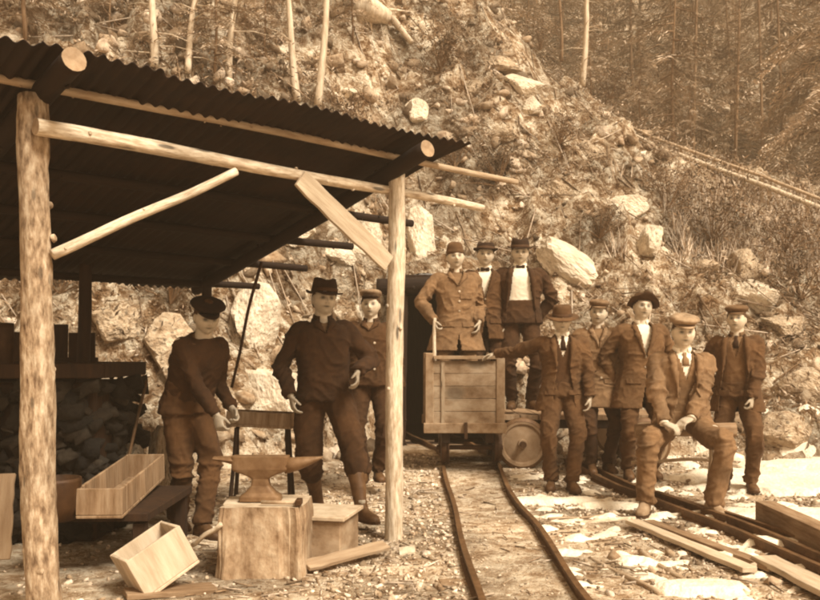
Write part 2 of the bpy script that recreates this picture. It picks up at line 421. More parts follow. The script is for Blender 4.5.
def leafcloud(centers, rng, per, size, spread, up=.3, thin=.35):
    V = []; T = []; A = []; n = 0
    for (x, y, z, s, tone) in centers:
        for _ in range(per):
            c = Vector((x+rng.gauss(0, spread*s), y+rng.gauss(0, spread*s), z+abs(rng.gauss(0, spread*s))+.01))
            d = Vector((rng.gauss(0, 1), rng.gauss(0, 1), rng.gauss(up, .8))).normalized()*size*s*rng.uniform(.6, 1.6)
            e = d.cross(Vector((rng.gauss(0, 1), rng.gauss(0, 1), rng.gauss(0, 1))))
            if e.length < 1e-6: continue
            e = e.normalized()*d.length*thin*rng.uniform(.5, 1.2)
            V += [c-d*.5, c+e*.5, c+d*.6, c-e*.5]; T += [(n, n+1, n+2), (n, n+2, n+3)]; n += 4
            A += [tone*rng.uniform(.7, 1.3)]*4
    return np.array([v[:] for v in V]), np.array(T), A
BL = [
 (630, 206, 44, 28, 1, 'pale squared boulder high on the slope above the floppy hat man'),
 (573, 272, 96, 40, 1, 'long white slanting slab behind the group of men in hats'),
 (648, 243, 26, 44, 1, 'upright pale rock below the squared boulder'),
 (420, 238, 36, 62, 1, 'tall pale jagged rock beside the right shed post'),
 (345, 93, 22, 16, 1, 'light stone just above the middle of the roof edge'),
 (500, 62, 44, 30, 0, 'craggy grey rock near the top of the slope'),
 (521, 86, 48, 26, 1, 'pale rock face under the topmost craggy rock'),
 (531, 107, 26, 20, 1, 'rounded pale stone right of centre on the upper slope'),
 (420, 113, 28, 32, 1, 'pale broken rock above the roof corner'),
 (470, 88, 26, 16, 0, 'grey stone midway up the central slope'),
 (592, 150, 22, 24, 0, 'grey rock in the brush left of the pole line'),
 (745, 262, 34, 48, 0, 'tilted grey rock at the head of the right outcrop'),
 (760, 292, 36, 44, 1, 'pale leaning slab in the middle of the right outcrop'),
 (783, 325, 40, 34, 0, 'grey block at the foot of the right outcrop'),
 (704, 268, 40, 28, 0, 'dark overhanging rock above the cap of the standing man on the right'),
 (800, 385, 56, 40, 0, 'broad grey boulder low at the right edge'),
 (785, 435, 60, 42, 0, 'rounded boulder above the snow at the right'),
 (256, 322, 46, 74, 1, 'white quartz rock behind the smith in the shed'),
 (278, 392, 64, 96, 1, 'large pale rock mass between the two blacksmiths'),
 (226, 268, 34, 26, 0, 'grey stone under the back corner of the roof'),
 (112, 322, 70, 62, 0, 'smooth rounded boulder behind the back shed post'),
 (170, 345, 64, 70, 0, 'rough brown rock heap left of the smith'),
 (298, 232, 34, 30, 1, 'pale stone under the right rafters'),
 (340, 250, 40, 22, 1, 'broad pale rock behind the tall blacksmith hat'),
 (362, 240, 42, 50, 1, 'pale cracked rock seen under the diagonal brace'),
 (505, 135, 30, 22, 0, 'small craggy outcrop in the centre of the slope'),
 (560, 190, 34, 26, 0, 'grey rock above the white slanting slab'),
]
cl = []
for _ in range(6500):
    y = 9.0+12*rs.random(); x = (rs.uniform(-60, 880)-410)/F*y
    if y < interp(Y0T, x)+.15: continue
    if -.5 < x < 1.4 and y < 11.7: continue
    den = noise.noise(Vector((x*.45+9, y*.45, 77)))+.25*sst(3, 6, x)+(.25 if x < -1 and y > 12 else 0)
    if den < .02: continue
    z_ = g(x, y); ppx, ppy = x/y*F+410, HY-(z_-CAMZ)/y*F
    if any(abs(ppx-q_[0]) < q_[2]*.6 and -q_[3]*.4 < ppy-q_[1] < q_[3]*.9 for q_ in BL if q_[4]): continue
    cl.append((x, y, g(x, y)+.02, rs.uniform(.5, 1.3), rs.choice([.35, .55, .8, 1.1, 1.5, 2.0])))
V_, T_, A_ = leafcloud(cl, rs, 26, .06, .15, .5, .26)
o = tri_mesh('undergrowth', V_, T_, M['leaf'], A_); tag(o, 'low scrubby brush covering the hillside', 'undergrowth', kind='stuff')
# sticks and wood litter
def litter(name, n, fn, Lr, Rr, m, lab, cat):
    V = []; T = []; A = []; k = 0
    for _ in range(n):
        q = fn()
        if q is None: continue
        (x, y), a = q; L = rs.uniform(*Lr); r = rs.uniform(*Rr); d = Vector((math.cos(a), math.sin(a), 0))*L/2; p0 = Vector((x, y, 0))-d; p1 = Vector((x, y, 0))+d
        p0.z = g(p0.x, p0.y)+r*rs.uniform(.3, 2.5); p1.z = g(p1.x, p1.y)+r*rs.uniform(.3, 2.5); u = Vector((-d.y, d.x, 0)).normalized()*r; w_ = Vector((0, 0, r)); tone = rs.choice((.5, .9, 1.3, 1.8, 2.4))
        for p_, s_ in ((p0, 1), (p1, .6)): V += [p_+u*s_, p_+w_*s_, p_-u*s_, p_-w_*s_]
        for i in range(4):
            j = (i+1) % 4; T += [(k+i, k+j, k+4+j), (k+i, k+4+j, k+4+i)]
        T += [(k, k+2, k+1), (k, k+3, k+2), (k+4, k+5, k+6), (k+4, k+6, k+7)]; k += 8; A += [tone]*8
    o = tri_mesh(name, np.array([v[:] for v in V]), np.array(T), m, A); return tag(o, lab, cat, kind='stuff')
def slope_pt():
    y = 9.2+9*rs.random(); x = (rs.uniform(-60, 880)-410)/F*y
    if y < interp(Y0T, x)+.2 or (-.5 < x < 1.4 and y < 11.8): return None
    return (x, y), rs.gauss(-.7, .7)
litter('branch_litter', 1500, slope_pt, (.15, 1.1), (.004, .016), M['leaf'], 'fallen twigs and dead branches scattered down the slope', 'branches')
def ground_pt():
    y = 3.9+5.5*rs.random(); x = (rs.uniform(180, 840)-410)/F*y
    if .25 < x < 1.0 and rs.random() < .7: return None
    return (x, y), rs.uniform(0, 6.28)
litter('wood_litter', 1500, ground_pt, (.02, .16), (.002, .007), M['leaf'], 'wood chips and splinters trodden into the dirt', 'wood chips')
# tall dry stems right of centre
V = []; T = []; A = []; n = 0
for _ in range(2600):
    px = rs.uniform(610, 835); py = rs.uniform(175, 262)+max(0, (px-640))*.12
    h_ = hit(px, py, 19, 9)
    if h_.y > 18 or abs(px-632) < 30 and abs(py-212) < 34 or abs(px-650) < 22 and abs(py-250) < 30: continue
    L = rs.uniform(.1, .42); d = Vector((rs.gauss(0, .3), rs.gauss(0, .25), 1)).normalized()*L; e = Vector((1, .2, 0))*rs.uniform(.004, .009); b2 = Vector((rs.gauss(0, .1), rs.gauss(0, .1), -.02))*L
    V += [h_-e, h_+e, h_+d*.5+e*.8, h_+d*.5-e*.8, h_+d+b2]; T += [(n, n+1, n+2), (n, n+2, n+3), (n+3, n+2, n+4)]; n += 5; A += [rs.choice([.5, .9, 1.4, 2., 2.6])]*5
o = tri_mesh('dry_grass', np.array([v[:] for v in V]), np.array(T), M['leaf'], A); tag(o, 'tall dry stems of grass and brush on the right slope', 'dry grass', kind='stuff')

def shrub(px, py, r, tone, lab, k):
    q = hit(px, py+r*8, 24, 8); root = thing('shrub', lab, 'shrub', q, 'shrubs on the hillside'); rr = random.Random(k); cs = []
    b = MB()
    for _ in range(16):
        d = Vector((rr.gauss(0, .6), rr.gauss(-.2, .5), abs(rr.gauss(.8, .4)))).normalized()*r*rr.uniform(.6, 1.2)
        b.tube([q, q+d*.5+Vector((0, 0, .03)), q+d], [.012, .008, .003], 4)
        for t in (.55, .8, 1.): cs.append((*(d*t), r*.5, tone*rr.uniform(.5, 1.6)))
    b.build('stems', M['trunk'], root)
    V_, T_, A_ = leafcloud(cs, rr, 26, .16, .35, .2, .3); tri_mesh('foliage', V_, T_, M['leaf'], A_, root)
for k, (px, py, r, tn, lab) in enumerate([(712, 236, .75, .55, 'dark dense shrub overhanging the right outcrop'), (668, 205, .6, .9, 'brown bush right of the pale squared boulder'), (785, 248, .6, .8, 'mid-brown shrub under the pole line at the right edge'),
  (800, 295, .7, .5, 'dark tangled shrub at the right edge above the grey boulder'), (498, 182, .6, .5, 'dark bush above the men on the ore cart'), (350, 140, .6, .7, 'low bush just beyond the middle of the roof edge'), (440, 66, .7, .6, 'dark scrub on the upper central slope'),
  (610, 92, .8, .7, 'shrub at the head of the pole line'), (560, 140, .5, 1.1, 'light brown bush in the middle of the slope'), (600, 235, .45, .6, 'small dark bush above the floppy hat man'), (540, 45, .7, .8, 'bush near the top of the ridge line'),
  (455, 165, .45, .7, 'small bush beside the roof corner'), (60, 290, .5, .8, 'bush behind the near left post'), (170, 300, .5, .6, 'dark bush above the rock heap behind the smith')]):
    shrub(px, py, r, tn, lab, k)
# individual boulders: px, py, width px, height px, white?, label
def rockmesh(seed, sub=3):
    bm = bmesh.new(); bmesh.ops.create_icosphere(bm, subdivisions=sub+1, radius=1)
    rr = random.Random(seed); pl = [(Vector((rr.gauss(0, 1), rr.gauss(0, 1), rr.gauss(0, 1))).normalized(), rr.uniform(.42, .74)) for _ in range(13)]
    for v in bm.verts:
        d = v.co.normalized(); r = 1.
        for nrm, k in pl:
            c = d.dot(nrm)
            if c > .05: r = min(r, k/c)
        r *= 1+.05*noise.noise(d*3+Vector((seed, 0, 0)))+.05*noise.noise(d*9+Vector((seed, 0, 0)))
        v.co = d*r
    me = bpy.data.meshes.new('boulder'); bm.to_mesh(me); bm.free(); return me
for i, (px, py, wp, hp, wh, lab) in enumerate(BL):
    q = hit(px, py+hp*.25, 24, 7.5); s = q.y/F
    o = bpy.data.objects.new('boulder', rockmesh(i*7+3)); COL.objects.link(o)
    a, b = wp*s*.62, hp*s*.62
    o.location = q+Vector((0, min(a, b)*.25, b*.30)); o.scale = (a, min(a, b)*.85+.05, b)
    if 'slab' in lab or 'slanting' in lab: o.rotation_euler = (0, R(38), 0)
    else: o.rotation_euler = (0, R(random.Random(i).uniform(-18, 18)), 0)
    o.data.materials.append(M['rockw'] if wh else M['rockm'])
    tag(o, lab, 'boulder', 'boulders on the hillside')

# old snow
V = []; Fq = []; idm = {}
patches = [((785, 483), 1.2, .62), ((800, 517), .9, .30), ((548, 503), .48, .12), ((610, 508), .42, .09), ((705, 590), .30, .14), ((820, 465), .9, .3), ((735, 560), .2, .08), ((775, 545), .25, .1)]
pc = [(hit(p_[0], p_[1]), a, b) for p_, a, b in patches]
st = .03
def snowh(x, y):
    m_ = 0
    for c, a, b in pc:
        d = ((x-c.x)/a)**2+((y-c.y)/b)**2; m_ = max(m_, 1-d)
    return m_+.55*noise.noise(Vector((x*4, y*4, 5)))+.25*noise.noise(Vector((x*11, y*11, 5)))-.1
for i in range(int(5.5/st)):
    for j in range(int(6.2/st)):
        x = .9+i*st; y = 4.2+j*st
        if snowh(x+st/2, y+st/2) > -.25:
            q = []
            for a, b in ((i, j), (i+1, j), (i+1, j+1), (i, j+1)):
                if (a, b) not in idm:
                    X = .9+a*st; Y = 4.2+b*st; idm[(a, b)] = len(V); V.append((X, Y, g(X, Y)+max(-.03, min(.045, -.004+snowh(X, Y)*.14))))
                q.append(idm[(a, b)])
            Fq.append(q)
me = bpy.data.meshes.new('snow'); me.from_pydata(V, [], Fq); me.update(); me.materials.append(M['snow'])
me.polygons.foreach_set('use_smooth', [True]*len(me.polygons))
o = bpy.data.objects.new('snow', me); COL.objects.link(o); tag(o, 'melting patches of old snow on the ground', 'snow', kind='stuff')

# ------------------------------------------------------------------ trees
def conifer_mesh(seed, h, r, nb, dense, droop=.35, base=.12, size=1.):
    rn = random.Random(seed); V = []; T = []; A = []; n = 0
    tk = MB(); pts = [(0.06*math.sin(i+seed), .06*math.cos(i*1.3), h*i/8) for i in range(9)]
    tk.tube(pts, [max(.012, r*.032*(1-i/8.2)) for i in range(9)], 8)
    for i in range(nb):
        t = base+(1-base)*(i/nb)**.9; z = h*t; L = r*(1-t)**.75*rn.uniform(.65, 1.15)+.12; a = rn.uniform(0, 6.283)
        dx, dy = math.cos(a), math.sin(a); tone = rn.uniform(.55, 1.7)
        m_ = max(4, int(L*dense)); prev = None
        for k in range(m_):
            u = (k+1)/m_; c = Vector((dx*L*u, dy*L*u, z+.12*L*u-droop*L*u*u*1.3))
            wdt = (1-u*.65)*.30*min(1, L)*size+.06
            for sd_ in (-1, 1):
                for q in range(8):
                    d = Vector((dx*.55+sd_*-dy*.8+rn.uniform(-.3, .3), dy*.55+sd_*dx*.8+rn.uniform(-.3, .3), -.3+rn.uniform(-.45, .2)))*wdt*rn.uniform(.35, .85)
                    e = Vector((rn.gauss(0, .5), rn.gauss(0, .5), 1)).cross(d).normalized()*.012*size*rn.uniform(.6, 1.6)
                    b0 = c+Vector((rn.gauss(0, .05), rn.gauss(0, .05), rn.gauss(0, .04)))
                    V += [b0-e*.4, b0+d*.5+e, b0+d, b0+d*.5-e]; T += [(n, n+1, n+2), (n, n+2, n+3)]; n += 4; A += [tone*rn.uniform(.75, 1.3)]*4
        if i % 2 == 0: tk.tube([(0, 0, z), (dx*L*.5, dy*L*.5, z+.06*L-droop*L*.33), (dx*L*.9, dy*L*.9, z+.1*L-droop*L*1.05)], [.02*size, .013*size, .004], 4)
    return tk, np.array([v[:] for v in V]), np.array(T), A
def tri_data(name, V, T, m, A):
    o = tri_mesh(name, V, T, m, A); me = o.data; bpy.data.objects.remove(o); return me
protos = []
for s_, h_, r_, nb_, dn in ((1, 9, 2.0, 90, 6), (2, 11, 1.7, 100, 6), (3, 7.5, 2.2, 80, 6)):
    tk, V_, T_, A_ = conifer_mesh(s_, h_, r_, nb_, dn)
    tm = tk.mesh('trunk'); tm.materials.append(M['trunk']); tm.polygons.foreach_set('use_smooth', [True]*len(tm.polygons))
    protos.append((tm, tri_data('crown', V_, T_, M['needle'], A_)))
def conifer(x, y, z, k, s, rz, label, group=None):
    root = thing('conifer_tree', label, 'tree', (x, y, z), group, rz); root.scale = (s, s, s)
    for nm, d in (('trunk', protos[k][0]), ('crown', protos[k][1])):
        c = bpy.data.objects.new(nm, d); COL.objects.link(c); c.parent = root
    return root
rn = random.Random(21); cnt = 0
for row, (Yr, nn) in enumerate(((25, 6), (29, 8), (34, 9), (40, 10), (48, 10), (58, 9))):
    for i in range(nn):
        px = 455+(i+rn.uniform(.1, .9))*(480/nn); Yt = Yr+rn.uniform(-2, 2); x = (px-410)/F*Yt
        conifer(x, Yt, g(x, Yt)-.3, rn.randrange(3), rn.uniform(1.0, 1.9), rn.uniform(0, 6), 'misty conifer in the far forest beyond the ridge', 'conifers in the far forest')
# upper left slope and right edge
for (px, py, k, s, lab) in ((215, 88, 0, .42, 'small bushy conifer behind the roof left of the paired trunks'), (25, 40, 2, .5, 'conifer with spreading boughs at the upper left corner'),
      (110, 35, 1, .33, 'young conifer above the left roof edge'), (352, 40, 0, .28, 'stunted conifer beside the uprooted stump'), (265, 60, 2, .3, 'scrubby conifer between the slender bare trunks'),
      (590, 92, 0, .35, 'dark young conifer on the ridge beside the bare snag'), (640, 118, 2, .32, 'low conifer just above the pole line'),
      (735, 150, 1, .38, 'slim conifer behind the pole line'), (690, 140, 0, .30, 'little conifer growing at the upper edge of the pole line')):
    q = hit(px, py, 22); conifer(q.x, q.y, q.z-.1, k, s, px, lab)
tk, V_, T_, A_ = conifer_mesh(9, 11, 2.6, 150, 9, droop=.5, base=.03, size=1.3)
root = thing('conifer_tree', 'large pale drooping conifer filling the upper right edge', 'tree', (9.9, 20.5, g(9.9, 20.5)-.3))
tk.build('trunk', M['trunk'], root, smooth=True, local=True, fixn=False); A_ = [a*1.3 for a in A_]
o = tri_mesh('crown', V_, T_, M['needle'], A_, root)
# slender bare trunks
def snag(pts, r, lab, m, nb, seed, name='bare_tree'):
    root = thing(name, lab, 'tree', pts[0]); b = MB(); n = 14; A0, B0 = Vector(pts[0]), Vector(pts[1]); pp = []
    for i in range(n+1):
        t = i/n; pp.append(A0.lerp(B0, t)+Vector((.03*math.sin(t*5+seed), .03*math.cos(t*6+seed), 0)))
    b.tube(pp, [r*(1-.55*i/n) for i in range(n+1)], 9); b.build('trunk', m, root, smooth=True)
    rr = random.Random(seed); c = MB(); L = (B0-A0).length
    for _ in range(nb):
        t = rr.uniform(.1, .98); p_ = A0.lerp(B0, t); a = rr.uniform(0, 6.28); l = rr.uniform(.15, .7)*(1.1-t*.5)
        d = Vector((math.cos(a), math.sin(a), rr.uniform(-.3, .35)))*l
        c.tube([p_, p_+d*.5+Vector((0, 0, .02)), p_+d+Vector((0, 0, -.06*l))], [.012, .007, .002], 4)
    c.build('crown', m, root)
    return root
def trunkpts(bx, by, tx, ty, h=0):
    q = hit(bx, by, 24); t = P(tx, ty, q.y+.1); d = (t-q); return (q-d*.02, q+d*1.5)
snag(trunkpts(152, 66, 154, -10), .062, 'pale slender trunk furthest left above the roof', M['paletrunk'], 14, 1)
snag(trunkpts(186, 72, 198, -10), .05, 'thin leaning trunk between the furthest left trunk and the next', M['paletrunk'], 14, 2)
snag(trunkpts(229, 80, 236, -10), .055, 'slim brown trunk midway along the roof edge', M['paletrunk'], 16, 3)
snag(trunkpts(299, 100, 286, -6), .062, 'pale trunk leaning left of the straight pale trunk', M['paletrunk'], 8, 4)
snag(trunkpts(320, 104, 325, -6), .062, 'straight pale trunk rising behind the middle of the roof', M['paletrunk'], 6, 5)
snag(trunkpts(583, 84, 586, -6), .07, 'bare snag standing on the ridge line', M['paletrunk'], 18, 6)
snag(trunkpts(561, 60, 560, -6), .05, 'thin dark snag left of the ridge snag', M['trunk'], 14, 7)
for k, (bx, tx) in enumerate(((690, 694), (728, 736), (765, 760))):
    base = P(bx, 130, 26+k); base.z = g(base.x, base.y)-.2
    snag((base, base+Vector(((tx-bx)*.05, 0, 15))), .07, ['misty bare trunk left of the two behind the pole line', 'misty bare trunk in the middle beyond the pole line', 'misty bare trunk furthest right beyond the pole line'][k], M['trunk'], 30, 10+k)
# uprooted stump with its fallen stem
q = hit(372, 22, 24); root = thing('uprooted_stump', 'pale uprooted stump with torn roots at the top of the slope', 'stump', q)
b = MB(); b.tube([q+Vector((-.35, 0, .1)), q+Vector((-.05, -.1, .2)), q+Vector((.3, 0, .05))], [.16, .24, .13], 10); b.build('bole', M['paletrunk'], root, smooth=True)
b = MB(); rr = random.Random(4)
for _ in range(16):
    a = Vector((rr.gauss(0, 1), rr.gauss(-.3, .5), rr.gauss(.1, .7))).normalized(); l = rr.uniform(.3, .6); s0 = q+Vector((rr.uniform(-.25, .25), 0, .15))
    b.tube([s0, s0+a*l*.5, s0+a*l+Vector((0, 0, -.08))], [.05, .03, .008], 6)
b.build('roots', M['paletrunk'], root, smooth=True)
a, b_ = hit(386, 20, 24), hit(412, 52, 24)
tag(log('fallen_log', a+Vector((0, -.1, .12)), b_+Vector((0, -.1, .12)), .06, .045, M['paletrunk'], seed=3), 'short pale log lying downhill from the uprooted stump', 'log')

# pole line across the right slope
def online(pts, lift):
    return [hit(x, y, 18.4)+Vector((0, -.1, lift)) for x, y in pts]
A = [P(606, 122, 17.6), P(655, 146, 17.0), P(720, 170, 16.0), P(770, 188, 15.2), P(870, 228, 14.0)]
for nm, off, r, lab in (('pipe', 0, .045, 'pale pipe line running down the right slope'), ('timber_rail', .26, .03, 'thinner timber rail above and parallel to the pale pipe')):
    root = thing(nm, lab, 'pipe' if nm == 'pipe' else 'rail', A[2]); b = MB()
    b.tube([p_+Vector((0, off*1.2, off)) for p_ in A], r, 8); b.build('run', M['pole'] if nm == 'pipe' else M['pole2'], root, smooth=True)
    for k in range(9):
        t = k/8*3.99; i = int(t); p_ = A[i].lerp(A[i+1], t-i)+Vector((0, off*1.2, off)); zz = g(p_.x, p_.y)-.1
        if zz < p_.z-.05:
            b = MB(); b.tube([(p_.x, p_.y+.02, zz), (p_.x, p_.y+.02, p_.z-.02)], .03, 6); b.build('support', M['pole2'], root)
# ------------------------------------------------------------------ shed
O = Vector((-.1, 6, 0)); U = Vector((.732, .681, 0)); W = Vector((-.681, .732, 0))
def S(u, v, z): return O+U*u+W*v+Vector((0, 0, z))
def roofz(v): return 2.72-.258*(v+.3)
M['purl'] = mat('shaded_pole', .016, .4, 8, (2.5, 2.5, .5), bump=.6)  # dark copy of the weathered pole, roof shade put into the colour
M['pale'] = wood('pale_board', .54, .25, scale=6)
shed = thing('open_shed', 'open pole shed with rusted corrugated roof over the forge', 'shed', S(-1.2, 1, 0))
log('post', P(46, 610, 4.4)+Vector((0, 0, -.15)), P(35, 96, 4.4), .086, .070, M['bark'], shed, 1, .02, rag=.14)
log('post', (-.118, 6, -.1), (-.09, 6, 2.5), .061, .057, M['pole'], shed, 2, .012, rag=.09)
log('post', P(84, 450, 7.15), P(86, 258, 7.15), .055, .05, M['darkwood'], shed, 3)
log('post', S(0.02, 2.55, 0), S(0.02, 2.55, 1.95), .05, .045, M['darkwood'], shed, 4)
log('beam', P(35, 127, 4.28), P(482, 208, 6.72), .042, .027, M['pole'], shed, 5, .012, M['endgrain'], rag=.08)
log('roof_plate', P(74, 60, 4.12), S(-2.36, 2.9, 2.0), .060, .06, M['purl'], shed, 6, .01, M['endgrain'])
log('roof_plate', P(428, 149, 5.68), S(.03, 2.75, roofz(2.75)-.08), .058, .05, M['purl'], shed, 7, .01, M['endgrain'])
log('purlin', S(-3.2, .02, 2.62), P(517, 182, 6.85), .024, .022, M['pole2'], shed, 8, .01, M['endgrain'])
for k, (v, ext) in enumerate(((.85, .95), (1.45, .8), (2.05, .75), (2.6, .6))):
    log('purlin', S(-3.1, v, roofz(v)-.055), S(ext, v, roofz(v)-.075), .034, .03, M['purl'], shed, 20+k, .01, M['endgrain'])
log('brace', P(52, 254, 4.36), P(236, 172, 5.0), .027, .024, M['pole'], shed, 9, .01)
plank('brace', P(300, 178, 5.42), P(388, 264, 5.88), .12, .03, M['pale'], shed, face=(.45, -1, .1))
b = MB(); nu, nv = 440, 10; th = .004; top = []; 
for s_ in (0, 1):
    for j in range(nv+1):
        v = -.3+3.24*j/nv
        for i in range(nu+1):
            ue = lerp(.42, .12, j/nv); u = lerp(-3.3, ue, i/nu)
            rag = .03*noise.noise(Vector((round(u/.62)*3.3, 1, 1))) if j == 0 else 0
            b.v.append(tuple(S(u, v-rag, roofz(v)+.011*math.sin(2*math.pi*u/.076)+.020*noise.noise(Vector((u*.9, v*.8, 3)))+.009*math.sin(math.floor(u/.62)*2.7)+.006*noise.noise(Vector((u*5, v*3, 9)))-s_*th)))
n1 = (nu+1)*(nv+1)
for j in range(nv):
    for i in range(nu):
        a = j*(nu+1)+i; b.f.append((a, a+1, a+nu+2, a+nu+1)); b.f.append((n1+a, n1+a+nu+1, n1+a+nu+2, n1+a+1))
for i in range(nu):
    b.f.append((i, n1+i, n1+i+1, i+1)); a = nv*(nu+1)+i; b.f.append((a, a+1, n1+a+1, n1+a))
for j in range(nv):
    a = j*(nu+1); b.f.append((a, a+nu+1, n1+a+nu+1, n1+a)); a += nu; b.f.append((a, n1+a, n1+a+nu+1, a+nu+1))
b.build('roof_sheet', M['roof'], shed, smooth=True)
tag(log('hanging_rod', P(261, 262, 7.45), P(232, 388, 7.35), .014, .012, M['darkiron'], seed=3, knots=False), 'thin dark rod hanging aslant from the roof beside the smith', 'rod')

# plank wall, forge, bench: shed shade is put into their dark tones
wl = thing('plank_wall', 'low shade-darkened plank wall closing the left side of the shed', 'wall', (-3.2, 7.3, 0))
for i in range(9):
    x0 = -4.6+i*.235
    plank('board', (x0, 7.3+.01*(i % 2), -.05), (x0, 7.3+.01*(i % 2), 1.48+.04*math.sin(i*3)), .225, .025, M['darkwood'], wl)
plank('rail', (-4.7, 7.27, 1.2), (-2.58, 7.27, 1.2), .03, .08, M['darkwood'], wl)
fg = thing('forge_hearth', 'dark square forge hearth with heaped coals behind the left post', 'forge', (-2.65, 6.35, 0))
b = MB(); b.box((-2.65, 6.35, .54), (1.05, .8, 1.08)); b.build('base', M['darkwood'], fg, bevel=.02)
it = [(rs.uniform(-3.2, -2.1), 5.93+rs.uniform(-.03, .03), rs.uniform(.02, 1.06), rs.uniform(.07, .13), rs.choice((.03, .05, .08))) for _ in range(170)]+[(-2.12+rs.uniform(-.03, .03), rs.uniform(5.95, 6.8), rs.uniform(.02, 1.06), rs.uniform(.07, .13), rs.choice((.03, .05, .08))) for _ in range(110)]
o = scatter_rocks('stonework', it, M['rock'], 'x'); o.parent = fg; o.matrix_basis = Matrix.Translation(-fg.location); del o['category']; del o['kind']; del o['label']
b = MB(); b.box((-2.65, 5.885, 1.16), (1.2, .05, .1)); b.box((-2.65, 6.815, 1.16), (1.2, .05, .1)); b.box((-3.235, 6.35, 1.16), (.05, .88, .1)); b.box((-2.065, 6.35, 1.16), (.05, .88, .1))
b.build('rim', M['darkwood'], fg, bevel=.006)
it = [(rs.uniform(-3.15, -2.15), rs.uniform(5.95, 6.75), 1.12+rs.uniform(0, .06), rs.uniform(.03, .06), .15) for _ in range(150)]
o = scatter_rocks('coals', it, M['rock'], 'heap of coals'); o.parent = fg; o.matrix_basis = Matrix.Translation(-fg.location); del o['category']; del o['kind']; del o['label']
log('chimney_pipe', (-3.0, 6.5, 1.1), (-3.0, 6.5, 1.5), .07, .07, M['darkiron'], fg, knots=False)
bn = thing('low_bench', 'low dark bench under the crates in the shed', 'bench', (-1.85, 5.7, 0))
b = MB(); b.box((-1.88, 5.62, .33), (.72, 1.05, .05)); b.build('top', M['darkwood'], bn, bevel=.005)
for sx in (-1, 1):
    for sy in (-1, 1):
        b = MB(); b.box((-1.88+sx*.30, 5.62+sy*.46, .15), (.07, .07, .277)); b.build('leg', M['darkwood'], bn)

def crate(name, c, d, rotm, m, lab, cat='crate', th=.018, nails=True, open_top=True, group=None):
    """open wooden box; c = centre, d = size, rotm = 3x3"""
    root = thing(name, lab, cat, c, group); c = Vector(c); x, y, z = d
    def pb(nm, off, dim):
        o = MB(); o.box((0, 0, 0), dim, jit=.002); o = o.build(nm, m, None, bevel=.003)
        o.matrix_basis = (Matrix.Translation(rotm @ Vector(off)) @ rotm.to_4x4()); o.parent = root
    pb('base', (0, 0, -z/2+th/2), (x, y, th))
    for s_ in (-1, 1):
        pb('side_board', (s_*(x/2-th/2), 0, th/2+.001), (th, y-2*th-.002, z-th))
        pb('end_board', (0, s_*(y/2-th/2), th/2+.001), (x, th, z-th))
    return root
def E(x, y, z): return (Matrix.Rotation(R(z), 3, 'Z') @ Matrix.Rotation(R(y), 3, 'Y') @ Matrix.Rotation(R(x), 3, 'X'))
zx = Vector((-.40, -.25, .88)).normalized(); ux = Vector((.78, .6, .26)); ux = (ux-zx*ux.dot(zx)).normalized(); vx = zx.cross(ux)
crate('open_crate', P(155, 559, 4.75), (.33, .26, .24), Matrix((ux, vx, zx)).transposed(), M['pale'], 'pale open wooden box tipped forward by the near post')
plank('board', P(125, 594, 4.6), P(215, 588, 4.8), .16, .03, M['midwood'], None, face=(0, 0, 1))
tag(COL.objects[-1], 'board lying under the tipped pale box', 'board')
crate('tool_trough', (-1.80, 5.55, .46), (.26, 1.15, .17), E(3, 0, 4), M['midwood'], 'long open wooden trough resting on the low bench', 'trough')
crate('small_crate', (-2.07, 5.2, .43), (.2, .18, .15), E(0, 0, 12), M['midwood'], 'small brown box beside the near post', group=None)
crate('feed_trough', P(262, 419, 6.95), (.52, .2, .12), E(0, 2, -8), M['midwood'], 'narrow wooden tray behind the smith beside the blacksmith in dark wool', 'tray')
tr = thing('trestle_stand', 'rough trestle under the narrow wooden tray', 'trestle', (-1.15, 6.95, 0))
for sx in (-.2, .2):
    for sy in (-1, 1): log('leg', (-1.165+sx*1.2, 6.95+sy*.13, -.02), (-1.165+sx, 6.95+sy*.04, .69), .017, .015, M['darkwood'], tr, sx*9, knots=False)
tag(plank('leaning_board', P(-4, 560, 4.7), P(2, 474, 4.85), .14, .03, M['boxwood']), 'pale board leaning at the left edge', 'board')
for px, py, Y, a, m_, lab in ((156, 408, 6.75, .13, 'rockm', 'pale stone on the clutter heap behind the trough'), (136, 425, 6.5, .16, 'rockm', 'brown stone low in the clutter heap behind the trough'), (168, 440, 6.9, .2, 'rockm', 'largest stone of the clutter heap by the smith legs')):
    o = bpy.data.objects.new('boulder', rockmesh(px)); COL.objects.link(o); p_ = P(px, py, Y); o.location = (p_.x, p_.y, max(.1, p_.z*.5)); o.scale = (a, a*.8, max(.12, p_.z*.55)); o.data.materials.append(M[m_]); tag(o, lab, 'boulder', 'stones in the shed')
for k, (a, b_, lab) in enumerate((((102, 500, 6.3), (120, 372, 6.6), 'iron bar leaning on the forge nearest the back post'), ((120, 495, 6.2), (147, 380, 6.6), 'thin rod leaning right of the iron bar by the forge'))):
    tag(log('leaning_bar', P(*a), P(*b_), .012, .012, M['iron'], seed=k, knots=False), lab, 'bar')
b = MB(); b.lathe([(.0, 0), (.10, 0), (.13, .08), (.14, .22), (.138, .24), (.125, .24), (.12, .1), (0, .05)], 20, Matrix.Translation(P(56, 520, 5.0)))
tag(b.build('iron_pail', M['darkiron'], smooth=True), 'dark iron pail beside the near post', 'pail')

